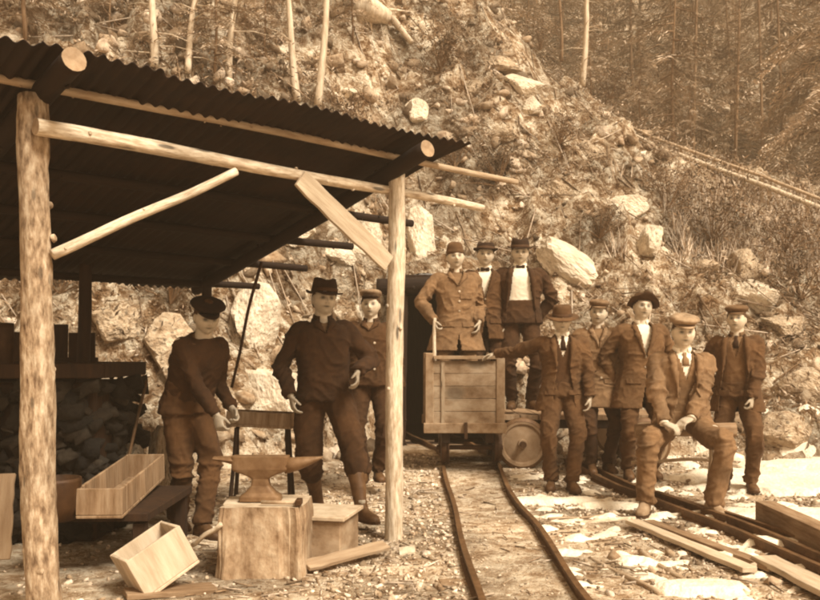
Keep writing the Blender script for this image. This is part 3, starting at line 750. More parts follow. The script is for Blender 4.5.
# anvil on its block
bl = thing('anvil_block', 'squared wooden chopping block carrying the anvil', 'block', (-.86, 5.25, 0))
rg = []
for i in range(31):
    z = -.05+.45*i/30; ring = []
    for k in range(90):
        a = 2*math.pi*k/90; c_, s_ = math.cos(a), math.sin(a); e = .24
        x = .245*math.copysign(abs(c_)**e, c_); y = .23*math.copysign(abs(s_)**e, s_)
        q = noise.noise(Vector((c_*2, s_*2, z*1.5)))*.07+noise.noise(Vector((c_*7, s_*7, z*3)))*.03-.05*max(0, noise.noise(Vector((c_*14, s_*14, z*.8)))); f = 1.02+q*1.6-.05*sst(.30, .42, z)+.05*sst(.12, -.05, z)
        ring.append((-.86+x*f, 5.25+y*f, z+.004*noise.noise(Vector((x*9, y*9, 0)))))
    rg.append(ring)
b = MB(); b.rings(rg); o = b.build('wood_block', M['stump'], bl, smooth=False); o.data.materials.append(M['topwood'])
for p_ in o.data.polygons:
    if p_.normal.z > .8: p_.material_index = 1
an = thing('anvil', 'worn iron anvil with its horn pointing right', 'anvil', (-.87, 5.25, .405))
b = MB(); prof = [(0, .125, .075), (.03, .12, .072), (.05, .09, .055), (.09, .055, .042), (.13, .05, .04), (.15, .085, .046), (.175, .155, .052), (.188, .17, .055), (.265, .17, .055)]
rg = []
for z, hx, hy in prof:
    ring = []
    for k in range(28):
        a = 2*math.pi*k/28; c_, s_ = math.cos(a), math.sin(a); e = .3
        ring.append((-.89+hx*math.copysign(abs(c_)**e, c_), 5.25+hy*math.copysign(abs(s_)**e, s_), .405+z))
    rg.append(ring)
b.rings(rg); b.build('body', M['iron'], an, smooth=False, bevel=.003)
b = MB(); b.tube([(-.75, 5.25, .61), (-.68, 5.25, .62), (-.62, 5.25, .635), (-.56, 5.25, .65), (-.52, 5.25, .662)], [(.05, .05), (.046, .042), (.036, .03), (.02, .016), (.006, .005)], 16); b.build('horn', M['iron'], an, smooth=True)
b = MB(); b.tube([(-1.03, 5.25, .64), (-1.1, 5.25, .648), (-1.17, 5.25, .655)], [(.05, .03), (.047, .02), (.044, .012)], 8); b.build('heel', M['iron'], an, smooth=False)
sx = thing('wooden_box', 'low wooden box beside the anvil block', 'box', (-.5, 5.6, 0))
b = MB(); b.box((-.54, 5.62, .13), (.32, .42, .24), E(0, 0, -12)); b.build('body', M['cartwood'], sx, bevel=.006)
b = MB(); b.box((-.54, 5.62, .265), (.38, .46, .025), E(0, 0, -12)); b.build('lid', M['topwood'], sx, bevel=.004)
tag(plank('board', P(306, 566, 5.15), P(386, 545, 5.55), .09, .025, M['boxwood'], face=(.2, -.3, 1)), 'thin board on the dirt from the block to the slim post', 'board')
tag(log('handle_stick', P(192, 545, 5.1), P(221, 524, 5.0), .014, .014, M['pole'], seed=2, knots=False), 'short pale stick leaning at the left of the anvil block', 'stick')
b = MB(); b.lathe([(.046, 0), (.046, .1), (.043, .1), (.043, .004)], 20, Matrix.Translation(P(400, 556, 5.62)+Vector((0, 0, .01))) @ Matrix.Rotation(R(82), 4, 'Y'))
tag(b.build('tin_can', M['tin'], smooth=False), 'small tin can lying by the foot of the slim post', 'can')
hm = thing('hammer', 'hammer lying on the anvil block in front of the anvil', 'hammer', (-.72, 5.1, .42))
b = MB(); b.tube([(-.86, 5.09, .42), (-.64, 5.07, .42)], .011, 8); b.build('handle', M['boxwood'], hm, smooth=True)
b = MB(); b.box((-.64, 5.07, .425), (.035, .09, .035)); b.build('head', M['darkiron'], hm, bevel=.004)

# ------------------------------------------------------------------ mine portal
pt = thing('mine_portal', 'dark timbered mine portal behind the ore cart', 'mine portal', (.45, 11, 0))
zb = g(.4, 10.9)
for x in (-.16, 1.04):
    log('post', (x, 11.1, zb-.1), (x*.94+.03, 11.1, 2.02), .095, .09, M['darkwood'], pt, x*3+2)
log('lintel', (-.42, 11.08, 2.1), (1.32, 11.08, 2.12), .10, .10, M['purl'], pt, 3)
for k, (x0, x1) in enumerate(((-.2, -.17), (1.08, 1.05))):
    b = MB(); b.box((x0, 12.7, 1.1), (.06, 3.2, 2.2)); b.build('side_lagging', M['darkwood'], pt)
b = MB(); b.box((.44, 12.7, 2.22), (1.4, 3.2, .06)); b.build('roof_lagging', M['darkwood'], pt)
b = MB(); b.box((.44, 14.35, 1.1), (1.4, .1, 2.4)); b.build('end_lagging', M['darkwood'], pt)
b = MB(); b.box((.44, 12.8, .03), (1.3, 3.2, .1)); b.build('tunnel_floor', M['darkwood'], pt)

# ------------------------------------------------------------------ track
def cx(y): return .625-.30*sst(9.6, 14, y)*2
def rail_obj(pts, name, lab, group=None, m=None, h=.07, parent=None):
    b = MB(); pf = [(-.032, 0), (.032, 0), (.032, .008), (.007, .016), (.007, h-.02), (.018, h-.014), (.018, h), (-.018, h), (-.018, h-.014), (-.007, h-.02), (-.007, .016), (-.032, .008)]
    rg = []
    for i, p_ in enumerate(pts):
        a = Vector(pts[max(0, i-1)]); c = Vector(pts[min(len(pts)-1, i+1)]); t = (c-a).normalized(); s_ = Vector((t.y, -t.x, 0)).normalized()
        rg.append([Vector(p_)+s_*x+Vector((0, 0, z)) for x, z in pf])
    b.rings(rg); o = b.build(name, m or M['rail'], parent)
    if lab: tag(o, lab, 'rail', group)
    return o
tk = thing('mine_track', 'narrow gauge mine track curving to the portal', 'track', (.6, 6, 0))
for sgn in (-1, 1):
    pts = []
    for i in range(80):
        y = 2.2+i*.14; w_ = .012*math.sin(y*2.1+sgn)
        pts.append((cx(y)+sgn*.275+w_, y, ground_flat(cx(y), y)-.012))
    rail_obj(pts, 'rail', None, parent=tk)
for i in range(16):
    y = 2.5+i*.62
    b = MB(); b.box((cx(y)+rs.uniform(-.03, .03), y, ground_flat(.6, y)-.056), (.95, .13, .09), E(0, 0, rs.uniform(-5, 5)), jit=.01); b.build('sleeper', M['midwood'], tk, bevel=.006)

def gz(x, y, d=0): return (x, y, g(x, y)+d)
def curve_on(a, b_, n=12, d=0., bow=0.):
    return [gz(lerp(a[0], b_[0], t/n)+bow*math.sin(math.pi*t/n), lerp(a[1], b_[1], t/n), d) for t in range(n+1)]
RG = 'loose rails by the right men'
rail_obj(curve_on((1.62, 9.2), (2.42, 4.4), bow=.12), 'loose_rail', 'loose rail nearest the mine track among the stacked rails', RG)
rail_obj(curve_on((1.72, 9.3), (2.56, 4.5), bow=.16), 'loose_rail', 'middle loose rail between the other two stacked rails', RG)
rail_obj(curve_on((2.0, 8.2), (2.72, 4.7), bow=.10), 'loose_rail', 'loose rail furthest right of the stacked rails', RG)
tag(plank('sawn_plank', gz(1.62, 6.42, .05), gz(1.95, 5.05, .04), .10, .03, M['pale'], face=(0, 0, 1)), 'pale plank lying left of the stacked rails', 'plank')
tag(plank('sawn_plank', gz(1.76, 6.5, .03), gz(2.12, 5.1, .03), .09, .03, M['midwood'], face=(0, 0, 1)), 'darker plank lying beside the pale plank', 'plank')
tag(plank('heavy_timber', gz(2.62, 6.5, .1), gz(2.62, 4.9, .1), .14, .16, M['midwood']), 'heavy dark timber lying at the right edge', 'timber')
tag(plank('sawn_plank', gz(2.13, 5.3, .05), gz(2.2, 4.3, .05), .15, .035, M['pale'], face=(0, 0, 1)), 'bright plank at the lower right corner', 'plank')
tag(log('long_stick', P(578, 523, 6.6), P(722, 509, 7.0), .018, .013, M['pole'], seed=4, knots=False), 'long thin stick lying across the rails at the seated man feet', 'stick')
tag(log('long_stick', P(548, 521, 6.72)+Vector((0, 0, .02)), P(610, 516, 6.9)+Vector((0, 0, .01)), .011, .01, M['pole2'], seed=4, knots=False), 'short dark stick in the gravel left of the long stick', 'stick')
tag(log('ground_pole', P(722, 466, 9.3), P(860, 468, 9.0), .03, .028, M['pole2'], seed=5), 'dark pole lying along the far edge of the snow', 'pole')
tag(log('ground_pole', P(590, 563, 5.5)+Vector((0, 0, .02)), P(660, 598, 4.7)+Vector((0, 0, .03)), .018, .016, M['pole2'], seed=6), 'thin pole on the dirt right of the mine track', 'pole')
tag(log('ground_pole', P(640, 555, 5.65)+Vector((0, 0, .02)), P(700, 592, 4.8)+Vector((0, 0, .02)), .02, .016, M['pole2'], seed=7), 'thin pole on the dirt below the two planks', 'pole')

# ------------------------------------------------------------------ ore cart
cz = .10
ct = thing('ore_cart', 'square wooden ore cart carrying two standing men', 'mine cart', (.56, 9.4, cz))
x0, x1, y0, y1, z0, z1 = .155, .945, 8.8, 10.0, .50, 1.235
b = MB(); nb_ = 5
for k in range(nb_):
    za = z0+.06+(z1-z0-.1)*k/nb_; zb_ = z0+.06+(z1-z0-.1)*(k+1)/nb_-.002
    b.box(((x0+x1)/2, y0+.03, (za+zb_)/2), (x1-x0-.15, .035, zb_-za), jit=.003)
b.build('front_board', M['cartwood'], ct, bevel=.003)
b = MB()
for k in range(nb_):
    za = z0+.06+(z1-z0-.1)*k/nb_; zb_ = z0+.06+(z1-z0-.1)*(k+1)/nb_-.002
    b.box(((x0+x1)/2, y1-.03, (za+zb_)/2), (x1-x0-.15, .035, zb_-za))
b.build('back_board', M['cartwood'], ct)
for xx in (x0+.03, x1-.03):
    b = MB()
    for k in range(nb_):
        za = z0+.06+(z1-z0-.1)*k/nb_; zb_ = z0+.06+(z1-z0-.1)*(k+1)/nb_-.002
        b.box((xx, (y0+y1)/2, (za+zb_)/2), (.035, y1-y0-.15, zb_-za))
    b.build('side_board', M['cartwood'], ct, bevel=.003)
for xx in (x0+.04, x1-.04):
    for yy in (y0+.04, y1-.04):
        b = MB(); b.box((xx, yy, (z0+z1)/2+.02), (.085, .085, z1-z0+.03), jit=.003); b.build('corner_post', M['cartframe'], ct, bevel=.006)
for yy in (y0+.01, y1-.01):
    b = MB(); b.box(((x0+x1)/2, yy, z0+.02), (x1-x0+.04, .09, .10)); b.build('sill', M['cartframe'], ct, bevel=.006)
b = MB(); b.box(((x0+x1)/2, (y0+y1)/2, z0+.05), (x1-x0-.1, y1-y0-.12, .05)); b.build('floor', M['cartframe'], ct)
b = MB(); b.box(((x0+x1)/2, y0-.002, z1-.01), (x1-x0-.16, .05, .035)); b.box((x0+.03, 9.4, z1-.01), (.05, y1-y0-.18, .03)); b.box((x1-.03, 9.4, z1-.01), (.05, y1-y0-.18, .03)); b.build('top_rim', M['cartframe'], ct, bevel=.004)
for xx in (.33,):
    b = MB(); b.box((xx, y0+.004, (z0+z1)/2), (.035, .012, z1-z0-.1)); b.build('iron_strap', M['pole2'], ct)
b = MB(); b.box((.36, 9.4, .42), (.08, 1.15, .1)); b.box((.80, 9.4, .42), (.08, 1.15, .1)); b.build('underframe', M['darkwood'], ct)
b = MB(); b.box((.555, 8.74, .5), (.03, .05, .16)); b.build('drawbar', M['darkiron'], ct)
for yy in (9.0, 9.75):
    b = MB(); b.tube([(.27, yy, cz+.205), (.95, yy, cz+.205)], .025, 10); b.build('axle', M['darkiron'], ct)
    for xx, s_ in ((.35, -1), (.90, 1)):
        b = MB(); b.lathe([(0.03, -.04), (.14, -.03), (.15, .0), (.15, .03), (.175, .034), (.175, .046), (.05, .046)], 26, Matrix.Translation((xx, yy, cz+.205)) @ Matrix.Rotation(R(-90*s_), 4, 'Y')); b.build('wheel', M['darkiron'], ct, smooth=False)
# side-standing flat car
fc = thing('flat_car', 'low timber flat car with a pale disc wheel beside the ore cart', 'mine cart', (1.8, 9.6, .1))
b = MB()
for k in range(9): b.box((1.05+.19*k, 9.68, .60), (.18, 1.1, .045), jit=.004)
b.build('deck_board', M['midwood'], fc)
for yy in (9.2, 10.15):
    b = MB(); b.box((1.82, yy, .53), (1.7, .09, .09)); b.build('frame_beam', M['darkwood'], fc, bevel=.006)
for xx in (1.155, 2.42):
    for yy, s_ in ((9.05, 1), (10.3, -1)):
        T4 = Matrix.Translation((xx, yy, .335)) @ Matrix.Rotation(R(90*s_), 4, 'X')
        b = MB(); b.lathe([(0.0, .035), (.045, .035), (.05, .012), (.19, .0), (.205, .018), (.235, .02), (.24, .0), (.26, -.01), (.26, -.03), (.03, -.03)], 44, T4, close=False); wh = b.build('wheel', M['wheel'], fc, smooth=False)
        b = MB(); b.lathe([(.0, .11), (.032, .11), (.032, .02)], 14, T4, close=False); h2 = b.build('hub', M['darkiron'], fc); h2.parent = wh
        b = MB(); b.lathe([(.232, .022), (.262, .004), (.268, -.01), (.268, -.034), (.235, -.034), (.232, .022)], 44, T4, close=False); h2 = b.build('tyre', M['rail'], fc); h2.parent = wh
    b = MB(); b.tube([(xx, 9.0, .335), (xx, 10.33, .335)], .026, 10); b.build('axle', M['darkiron'], fc)
sw = thing('sawhorse', 'rough sawhorse under the seated man', 'sawhorse', (2.3, 7.35, 0))
log('top_rail', (1.9, 7.42, .62), (2.72, 7.36, .63), .06, .06, M['midwood'], sw, 3)
for xx in (1.95, 2.55):
    for s_ in (-1, 1): log('leg', (xx+.03*s_, 7.39+s_*.2, -.02), (xx, 7.39+s_*.03, .6), .024, .022, M['pole2'], sw, xx+s_, knots=False)
log('cross_rail', (1.9, 7.55, .33), (2.6, 7.55, .36), .015, .015, M['pole2'], sw, knots=False)
# ------------------------------------------------------------------ people
def cloth(name, L, con=.22, rough=.95):
    L *= .64
    return mat(name, L, con, 26, (1, 1, 1), rough=rough, bump=.45, bdist=.006, bscale=30, big=.3)
skinm = mat('skin', .66, .10, 20, rough=.6, bump=.15, bdist=.002, big=.08, attr='v')
hairm = mat('hair', .07, .4, 60, (1, 1, 3), rough=.6, bump=.4, bdist=.004)
def catmull(pts, per=6):
    P_ = [pts[0]]+list(pts)+[pts[-1]]; o = []
    for i in range(1, len(P_)-2):
        for k in range(per):
            t = k/per; a, b, c, d = P_[i-1], P_[i], P_[i+1], P_[i+2]
            o.append(.5*((2*b)+(c-a)*t+(2*a-5*b+4*c-d)*t*t+(3*b-a-3*c+d)*t**3))
    o.append(P_[-2]); return o
def limb(b, pts, rad, n=16, per=5, flat=1.):
    pts = [np.array(p) for p in pts]; rr = [np.array([r, r*flat] if not isinstance(r, tuple) else r, float) for r in rad]
    pp = catmull(pts, per); rp = catmull(rr, per)
    # ease sharp bends
    b.tube([Vector(p) for p in pp], [tuple(np.maximum(r, .004)) for r in rp], n)
def remesh(b, voxel, smooth=2):
    me = b.mesh('tmp'); bm = bmesh.new(); bm.from_mesh(me); bmesh.ops.recalc_face_normals(bm, faces=bm.faces); bm.to_mesh(me); bm.free()
    o = bpy.data.objects.new('tmp', me); COL.objects.link(o)
    m1 = o.modifiers.new('r', 'REMESH'); m1.mode = 'VOXEL'; m1.voxel_size = voxel
    if smooth: m2 = o.modifiers.new('s', 'SMOOTH'); m2.factor = .5; m2.iterations = smooth
    dg = bpy.context.evaluated_depsgraph_get(); dg.update(); ev = o.evaluated_get(dg)
    r = bpy.data.meshes.new_from_object(ev); bpy.data.objects.remove(o); bpy.data.meshes.remove(me); return r
def mesh_np(me):
    V = np.empty(len(me.vertices)*3, np.float32); me.vertices.foreach_get('co', V); Nn = np.empty(len(me.vertices)*3, np.float32); me.vertices.foreach_get('normal', Nn)
    return V.reshape(-1, 3), Nn.reshape(-1, 3)
def wrinkle(me, amp, seed, centers=(), base=.28):
    """cloth folds: ridges roughly across the limb, strongest near the given joints"""
    V, N_ = mesh_np(me); out_ = V.copy(); s3 = seed*7.13
    for i in range(len(V)):
        x, y, z = V[i]
        k = base
        for (c, r, a) in centers:
            d2 = (x-c[0])**2+(y-c[1])**2+(z-c[2])**2; k += a*math.exp(-d2/(r*r))
        wv = noise.noise(Vector((x*3+s3, y*3, z*2.)))*.06
        dg_ = 6*noise.noise(Vector((x*2.2+s3, y*2.2, z*1.7+4))); n1 = 1-2*abs(noise.noise(Vector((x*6+s3, y*5, z*8+x*dg_+wv*30)))); n2 = 1-2*abs(noise.noise(Vector((x*13-z*7, y*11+s3, z*17+x*dg_*1.5))))
        n3 = noise.noise(Vector((x*4+s3, y*4+3, z*3.5)))
        out_[i] += N_[i]*(amp*k*(max(n1, 0)**4*1.5-.35+max(n2, 0)**3*.7)+amp*.45*n3)
    me.vertices.foreach_set('co', out_.ravel()); me.update()
def ik(a, c, l1, l2, hint):
    a = Vector(a); c = Vector(c); d = c-a; L = min(d.length, (l1+l2)*.995); d.normalize(); c = a+d*L
    x = (l1*l1-l2*l2+L*L)/(2*L); h = math.sqrt(max(0, l1*l1-x*x)); hint = Vector(hint); hp = (hint-d*hint.dot(d)).normalized()
    return a+d*x+hp*h, c
def hand(b, wr, d, palm, thumb_side, curl=28, spread=1.):
    d = Vector(d).normalized(); pn = Vector(palm); pn = (pn-d*pn.dot(d)).normalized(); s_ = d.cross(pn)*thumb_side   # towards the thumb
    up = pn
    b.tube([wr-d*.02, wr+d*.01, wr+d*.045, wr+d*.085, wr+d*.098], [(.026, .019), (.030, .019), (.041, .017), (.041, .015), (.034, .011)], 12, up=up)
    base = wr+d*.09
    for q, (off, L, r) in enumerate(((.030, .072, .0088), (.010, .082, .0092), (-.011, .076, .0088), (-.030, .060, .0078))):
        p0 = base+s_*off; ang = 0; pts = [p0-d*.02]; rr = [r*1.05]; cur = p0; dd = (d+s_*off*spread*2.5).normalized()
        for sg in (.44, .31, .25):
            pts.append(cur); rr.append(r); ang += R(curl*(1+.12*q)); cd = dd*math.cos(ang)+pn*math.sin(ang); cur = cur+cd*L*sg
        pts.append(cur); rr.append(r*.72); b.tube(pts, rr, 8, up=s_)
    t0 = wr+d*.022+s_*.026; td = (d*.62+s_*.62+pn*.35).normalized(); t1 = t0+td*.038; td2 = (d*.85+s_*.15+pn*.5).normalized(); t2 = t1+td2*.03; t3 = t2+(td2+pn*.3).normalized()*.022
    b.tube([t0-td*.02, t0, t1, t2, t3], [.013, .0135, .0115, .0102, .007], 8)
HEADP = dict(rx=.084, ry=.101, rz=.125)
def head_pts(Hc, HM, grow=0., n=40):
    rg = []
    for i in range(n+1):
        th = math.pi*(i+.0)/n; th = clamp(th, .02, math.pi-.02); ring = []
        for k in range(n):
            a = 2*math.pi*k/n; dx, dy, dz = math.sin(th)*math.sin(a), -math.sin(th)*math.cos(a), math.cos(th)
            x, y, z = (HEADP['rx']+grow)*dx, (HEADP['ry']+grow)*dy, (HEADP['rz']+grow)*dz
            if z < -.01:
                q = (-z-.01)/.108; x *= 1-.34*q*q; y = y*(1-.30*q) if y > 0 else y*(1-.10*q)
            if y > 0 and z > 0: y *= 1.04
            if grow <= .001:
                G = lambda cx_, cz_, sx_, sz_: math.exp(-((x-cx_)/sx_)**2-((z-cz_)/sz_)**2)
                if dy < -.2:
                    dep = 0
                    dep += .012*G(0, .030, .05, .012)                      # brow
                    dep -= .011*(G(.032, .010, .017, .013)+G(-.032, .010, .017, .013))   # sockets
                    dep += .030*G(0, -.020, .0105, .017)+.012*G(0, .0, .009, .02)     # nose
                    dep += .006*(G(.014, -.028, .008, .008)+G(-.014, -.028, .008, .008))
                    dep += .005*(G(.045, -.012, .018, .02)+G(-.045, -.012, .018, .02))      # cheeks
                    dep += .0075*G(0, -.049, .022, .0045)+.0075*G(0, -.060, .018, .005)-.006*G(0, -.0545, .024, .0025)  # lips
                    dep += .009*G(0, -.092, .02, .016)-.005*G(0, -.074, .026, .006)        # chin
                    y -= dep
            ring.append(Hc+HM @ Vector((x, y, z)))
        rg.append(ring)
    return rg
def ribbon(b, pts, nrm, outw, wds, th=.008):
    """flat band: pts on the surface, nrm surface normals, outw sideways direction, wds widths"""
    rg = []
    for p_, n_, o_, w_ in zip(pts, nrm, outw, wds):
        n_ = n_.normalized(); o_ = (o_-n_*o_.dot(n_)).normalized()
        rg.append([p_-n_*.004, p_+n_*th, p_+o_*w_*.5+n_*(th+.004), p_+o_*w_+n_*(th*.7), p_+o_*w_-n_*.004])
    b.rings(rg)

TOR = [(-.66, .232, .165), (-.50, .226, .158), (-.36, .215, .150), (-.24, .208, .148), (-.10, .198, .145), (0, .188, .140), (.16, .172, .128), (.34, .170, .125), (.52, .182, .130), (.68, .192, .134), (.80, .190, .128), (.89, .162, .108), (.95, .115, .086), (1.0, .080, .074)]
def person(sp):
    Hh = sp.get('H', 1.75); s = Hh/1.75; Y = sp['Y']; X = (sp['px']-410)/F*Y; zf = sp.get('zf', None)
    if zf is None: zf = g(X, Y)
    rz = R(sp.get('rot', 0)); root = thing('person', sp['label'], 'person', (X, Y, zf), sp.get('group'), rz)
    inv = (Matrix.Translation((X, Y, zf)) @ Matrix.Rotation(rz, 4, 'Z')).inverted()
    def loc(p_): return (inv @ Vector(p_))/s
    def wdir(v): return (Matrix.Rotation(-rz, 3, 'Z') @ Vector(v))
    seed = sp['px']; build = sp.get('build', 1.)*1.09
    hz = sp.get('hip', .93*s)/s
    pel = Vector((sp.get('hipx', 0), sp.get('hipy', 0), hz)); ln = sp.get('lean', (0, 0)); sv = Vector((ln[0], ln[1], .54)).normalized()*.54
    neck = pel+sv; ud = sv.normalized(); xa = Vector((1, 0, 0)); xa = (xa-ud*xa.dot(ud)).normalized(); ya = ud.cross(xa)
    shr = sp.get('shrug', 0)
    sh = {k: neck+xa*(.172*build*k)-ud*(.075-shr) for k in (-1, 1)}; hipj = {k: pel+Vector((.088*k, 0, -.03)) for k in (-1, 1)}
    # legs
    knee, ank, toe = {}, {}, {}
    for k, f in zip((-1, 1), sp['feet']):
        fx = (f[0]-410)/F*f[1]; fz = f[3] if len(f) > 3 else (g(fx, f[1]) if 'zf' not in sp else zf)
        a = loc((fx, f[1], fz)); a.z += .085; td = wdir((math.sin(R(f[2])), -math.cos(R(f[2])), 0))
        hint = td+Vector((.15*k, 0, 0)); 
        if len(f) > 4: hint = wdir(f[4])
        kn, a = ik(hipj[k], a, .44, .43, hint); knee[k], ank[k], toe[k] = kn, a, td
    # arms
    elb, wri, hd = {}, {}, {}
    for k, h in zip((-1, 1), sp['hands']):
        t = loc(P(*h['at'])) if 'at' in h else Vector(h['l'])
        hint = Vector(h.get('hint', (.25*k, 1, -.2))); e, w_ = ik(sh[k], t, .30, .255, hint); elb[k], wri[k] = e, w_
        fd = (w_-e).normalized(); dv = h.get('dir'); hd[k] = (wdir(dv).normalized()*.7+fd*.3).normalized() if dv else fd
    yaw, pit, rol = sp.get('head', (0, 0, 0)); HM = (Matrix.Rotation(R(yaw), 3, 'Z') @ Matrix.Rotation(R(pit), 3, 'X') @ Matrix.Rotation(R(rol), 3, 'Y'))
    Hb = neck+ud*.010; Hc = Hb+HM @ Vector((0, -.026, .130))
    # ---------------- body
    b = MB(); b.rings(head_pts(Hc, HM))
    for k in (-1, 1):
        b.rings([[Hc+HM @ Vector((k*(.070+dx), .012+.017*math.cos(q)*f_, -.004+.031*math.sin(q)*f_)) for q in [2*math.pi*j/12 for j in range(12)]] for dx, f_ in ((-.006, .6), (.008, .9), (.016, 1), (.02, .7))])
    limb(b, [neck-ud*.09, neck, Hc+HM @ Vector((0, .02, -.06)), Hc+HM @ Vector((0, .015, .0))], [.070, .062, .060, .05])
    def torso(off, lo, hi, sx=1., xo=0.):
        rows = [r for r in TOR if lo-1e-6 <= r[0] <= hi+1e-6]; pp = catmull([np.array([t, rx, ry]) for t, rx, ry in rows], 4); rg = []
        for t, rx, ry in pp:
            c = pel+sv*t if t >= 0 else pel+Vector((sp.get('hemlean', (0, 0))[0]*-t, sp.get('hemlean', (0, 0))[1]*-t, .54*t))
            rx = (rx*(1+(build-1)*.9)+off+xo*max(0, -t)); ry = (ry*build+off+xo*max(0, -t)*.7); bel = sp.get('belly', 0)*math.exp(-((t-.25)/.25)**2)
            u_, v_ = (xa, ya) if t >= 0 else (Vector((1, 0, 0)), Vector((0, 1, 0)))
            rg.append([c+u_*(rx*math.copysign(abs(math.cos(q))**.88, math.cos(q)))+v_*((ry+(bel if math.sin(q) < 0 else 0))*math.copysign(abs(math.sin(q))**.88, math.sin(q)))+ud*(-.03*abs(math.cos(q))**3 if t > .93 else 0) for q in [2*math.pi*j/32 for j in range(32)]])
        return rg
    b.rings(torso(-.045, 0, 1))
    for k in (-1, 1):
        limb(b, [sh[k]-xa*k*.05, sh[k], elb[k], wri[k]], [.04, .045, .036, .026])
        hh = sp['hands'][0 if k < 0 else 1]; pn = wdir(hh['palm']) if 'palm' in hh else Vector((-k, .15, 0)); ts = 1
        # thumb towards the front/up: choose the side
        s_ = hd[k].cross((pn-hd[k]*pn.dot(hd[k])).normalized()); pref = Vector(hh.get('thumb', (0, -1, .3))); ts = 1 if s_.dot(pref) > 0 else -1
        if not hh.get('hide'): hand(b, wri[k], hd[k], pn, ts, hh.get('curl', 28))
        limb(b, [hipj[k], knee[k], ank[k]], [.075, .05, .036])
        b.tube([ank[k]-toe[k]*.04-Vector((0, 0, .04)), ank[k]+toe[k]*.06-Vector((0, 0, .05)), ank[k]+toe[k]*.15-Vector((0, 0, .06))], [.03, .03, .02], 8)
        b.tube([ank[k]+Vector((0, 0, .05)), ank[k]-Vector((0, 0, .05))], .033, 8)
    me = remesh(b, .0065, 1); V, N_ = mesh_np(me)
    HI = HM.inverted(); hm_ = np.array(HI); loc_ = (V-np.array(Hc)) @ hm_.T; x, y, z = loc_[:, 0], loc_[:, 1], loc_[:, 2]
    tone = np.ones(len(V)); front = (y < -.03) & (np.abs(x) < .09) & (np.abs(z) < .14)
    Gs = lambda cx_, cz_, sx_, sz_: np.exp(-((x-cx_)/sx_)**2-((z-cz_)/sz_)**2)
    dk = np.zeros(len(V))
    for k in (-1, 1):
        dk += .35*Gs(.032*k, -.001, .020, .009)+1.*Gs(.032*k, .010, .016, .0085)+.7*Gs(.034*k, .029, .022, .007)+.35*Gs(.010*k, -.033, .004, .004)  # eyes, brows, nostrils; shade of the sockets is painted below the eyes
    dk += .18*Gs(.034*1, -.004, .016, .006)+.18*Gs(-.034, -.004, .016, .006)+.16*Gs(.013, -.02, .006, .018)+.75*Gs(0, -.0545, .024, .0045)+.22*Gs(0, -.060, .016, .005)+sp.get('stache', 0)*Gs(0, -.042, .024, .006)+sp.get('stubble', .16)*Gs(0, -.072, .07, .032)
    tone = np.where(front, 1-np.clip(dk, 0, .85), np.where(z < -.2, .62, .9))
    # scalp hair colour at the sides
    hairz = (z > .0) & (y > -.02) & (np.abs(z) < .2) & (np.abs(y) < .14) & (np.abs(x) < .1)
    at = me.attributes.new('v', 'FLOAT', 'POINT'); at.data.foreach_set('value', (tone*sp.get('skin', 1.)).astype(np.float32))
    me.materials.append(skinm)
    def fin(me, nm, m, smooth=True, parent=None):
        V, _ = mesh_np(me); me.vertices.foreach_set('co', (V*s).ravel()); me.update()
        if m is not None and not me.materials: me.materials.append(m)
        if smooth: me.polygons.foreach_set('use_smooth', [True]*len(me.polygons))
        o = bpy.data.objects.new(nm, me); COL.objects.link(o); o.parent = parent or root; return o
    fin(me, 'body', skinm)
    def part(bb, nm, m, smooth=True, parent=None):
        me = bb.mesh(nm); bm = bmesh.new(); bm.from_mesh(me); bmesh.ops.recalc_face_normals(bm, faces=bm.faces); bm.to_mesh(me); bm.free(); return fin(me, nm, m, smooth, parent)
    # ---------------- hair
    rg = head_pts(Hc, HM, .009, 28); bb = MB(); n = 28
    vs = [p_ for r in rg for p_ in r]; loc2 = [HI @ (p_-Hc) for p_ in vs]; keep = []
    for i in range(len(rg)-1):
        for k in range(n):
            q = (i*n+k, i*n+(k+1) % n, (i+1)*n+(k+1) % n, (i+1)*n+k); c = sum((loc2[j] for j in q), Vector())/4
            lim = -.055 if c.y > .03 else lerp(.0, .055, clamp((.03-c.y)/.1)); 
            if c.z > lim and not (abs(c.x) > .06 and c.z < .028 and c.y < .03 and c.y > -.03 and c.z < .0): keep.append(q)
    bb.add(vs, keep); me = bb.mesh('hair'); fin(me, 'hair', sp.get('hairm', hairm))
    # ---------------- trousers
    tm = sp['trousers']; b = MB(); b.rings(torso(.004 if sp.get('hightr') else -.010, -.10, .34 if sp.get('hightr') else .22) if hz > .8 else torso(.0, 0, .22))
    cent = []
    for k in (-1, 1):
        fat = sp.get('legfat', 1.); top = hipj[k]+Vector((0, 0, .05))
        if sp.get('boots'):
            m1 = knee[k].lerp(ank[k], .35); limb(b, [top, hipj[k].lerp(knee[k], .5)+Vector((.012*k, 0, 0)), knee[k], m1, knee[k].lerp(ank[k], .48)], [.102*fat, .098*fat, .080*fat, .074*fat, .052*fat])
        else:
            limb(b, [top, hipj[k].lerp(knee[k], .5), knee[k], knee[k].lerp(ank[k], .55), ank[k]+Vector((0, 0, .0))], [.100*fat, .090*fat, .072*fat, .066*fat, .062*fat])
        cent += [(tuple(knee[k]), .14, .9), (tuple(ank[k]), .12, 1.0), (tuple(hipj[k]), .13, .6)]
    me = remesh(b, .010, 2); wrinkle(me, .015, seed, cent); fin(me, 'trousers', tm)
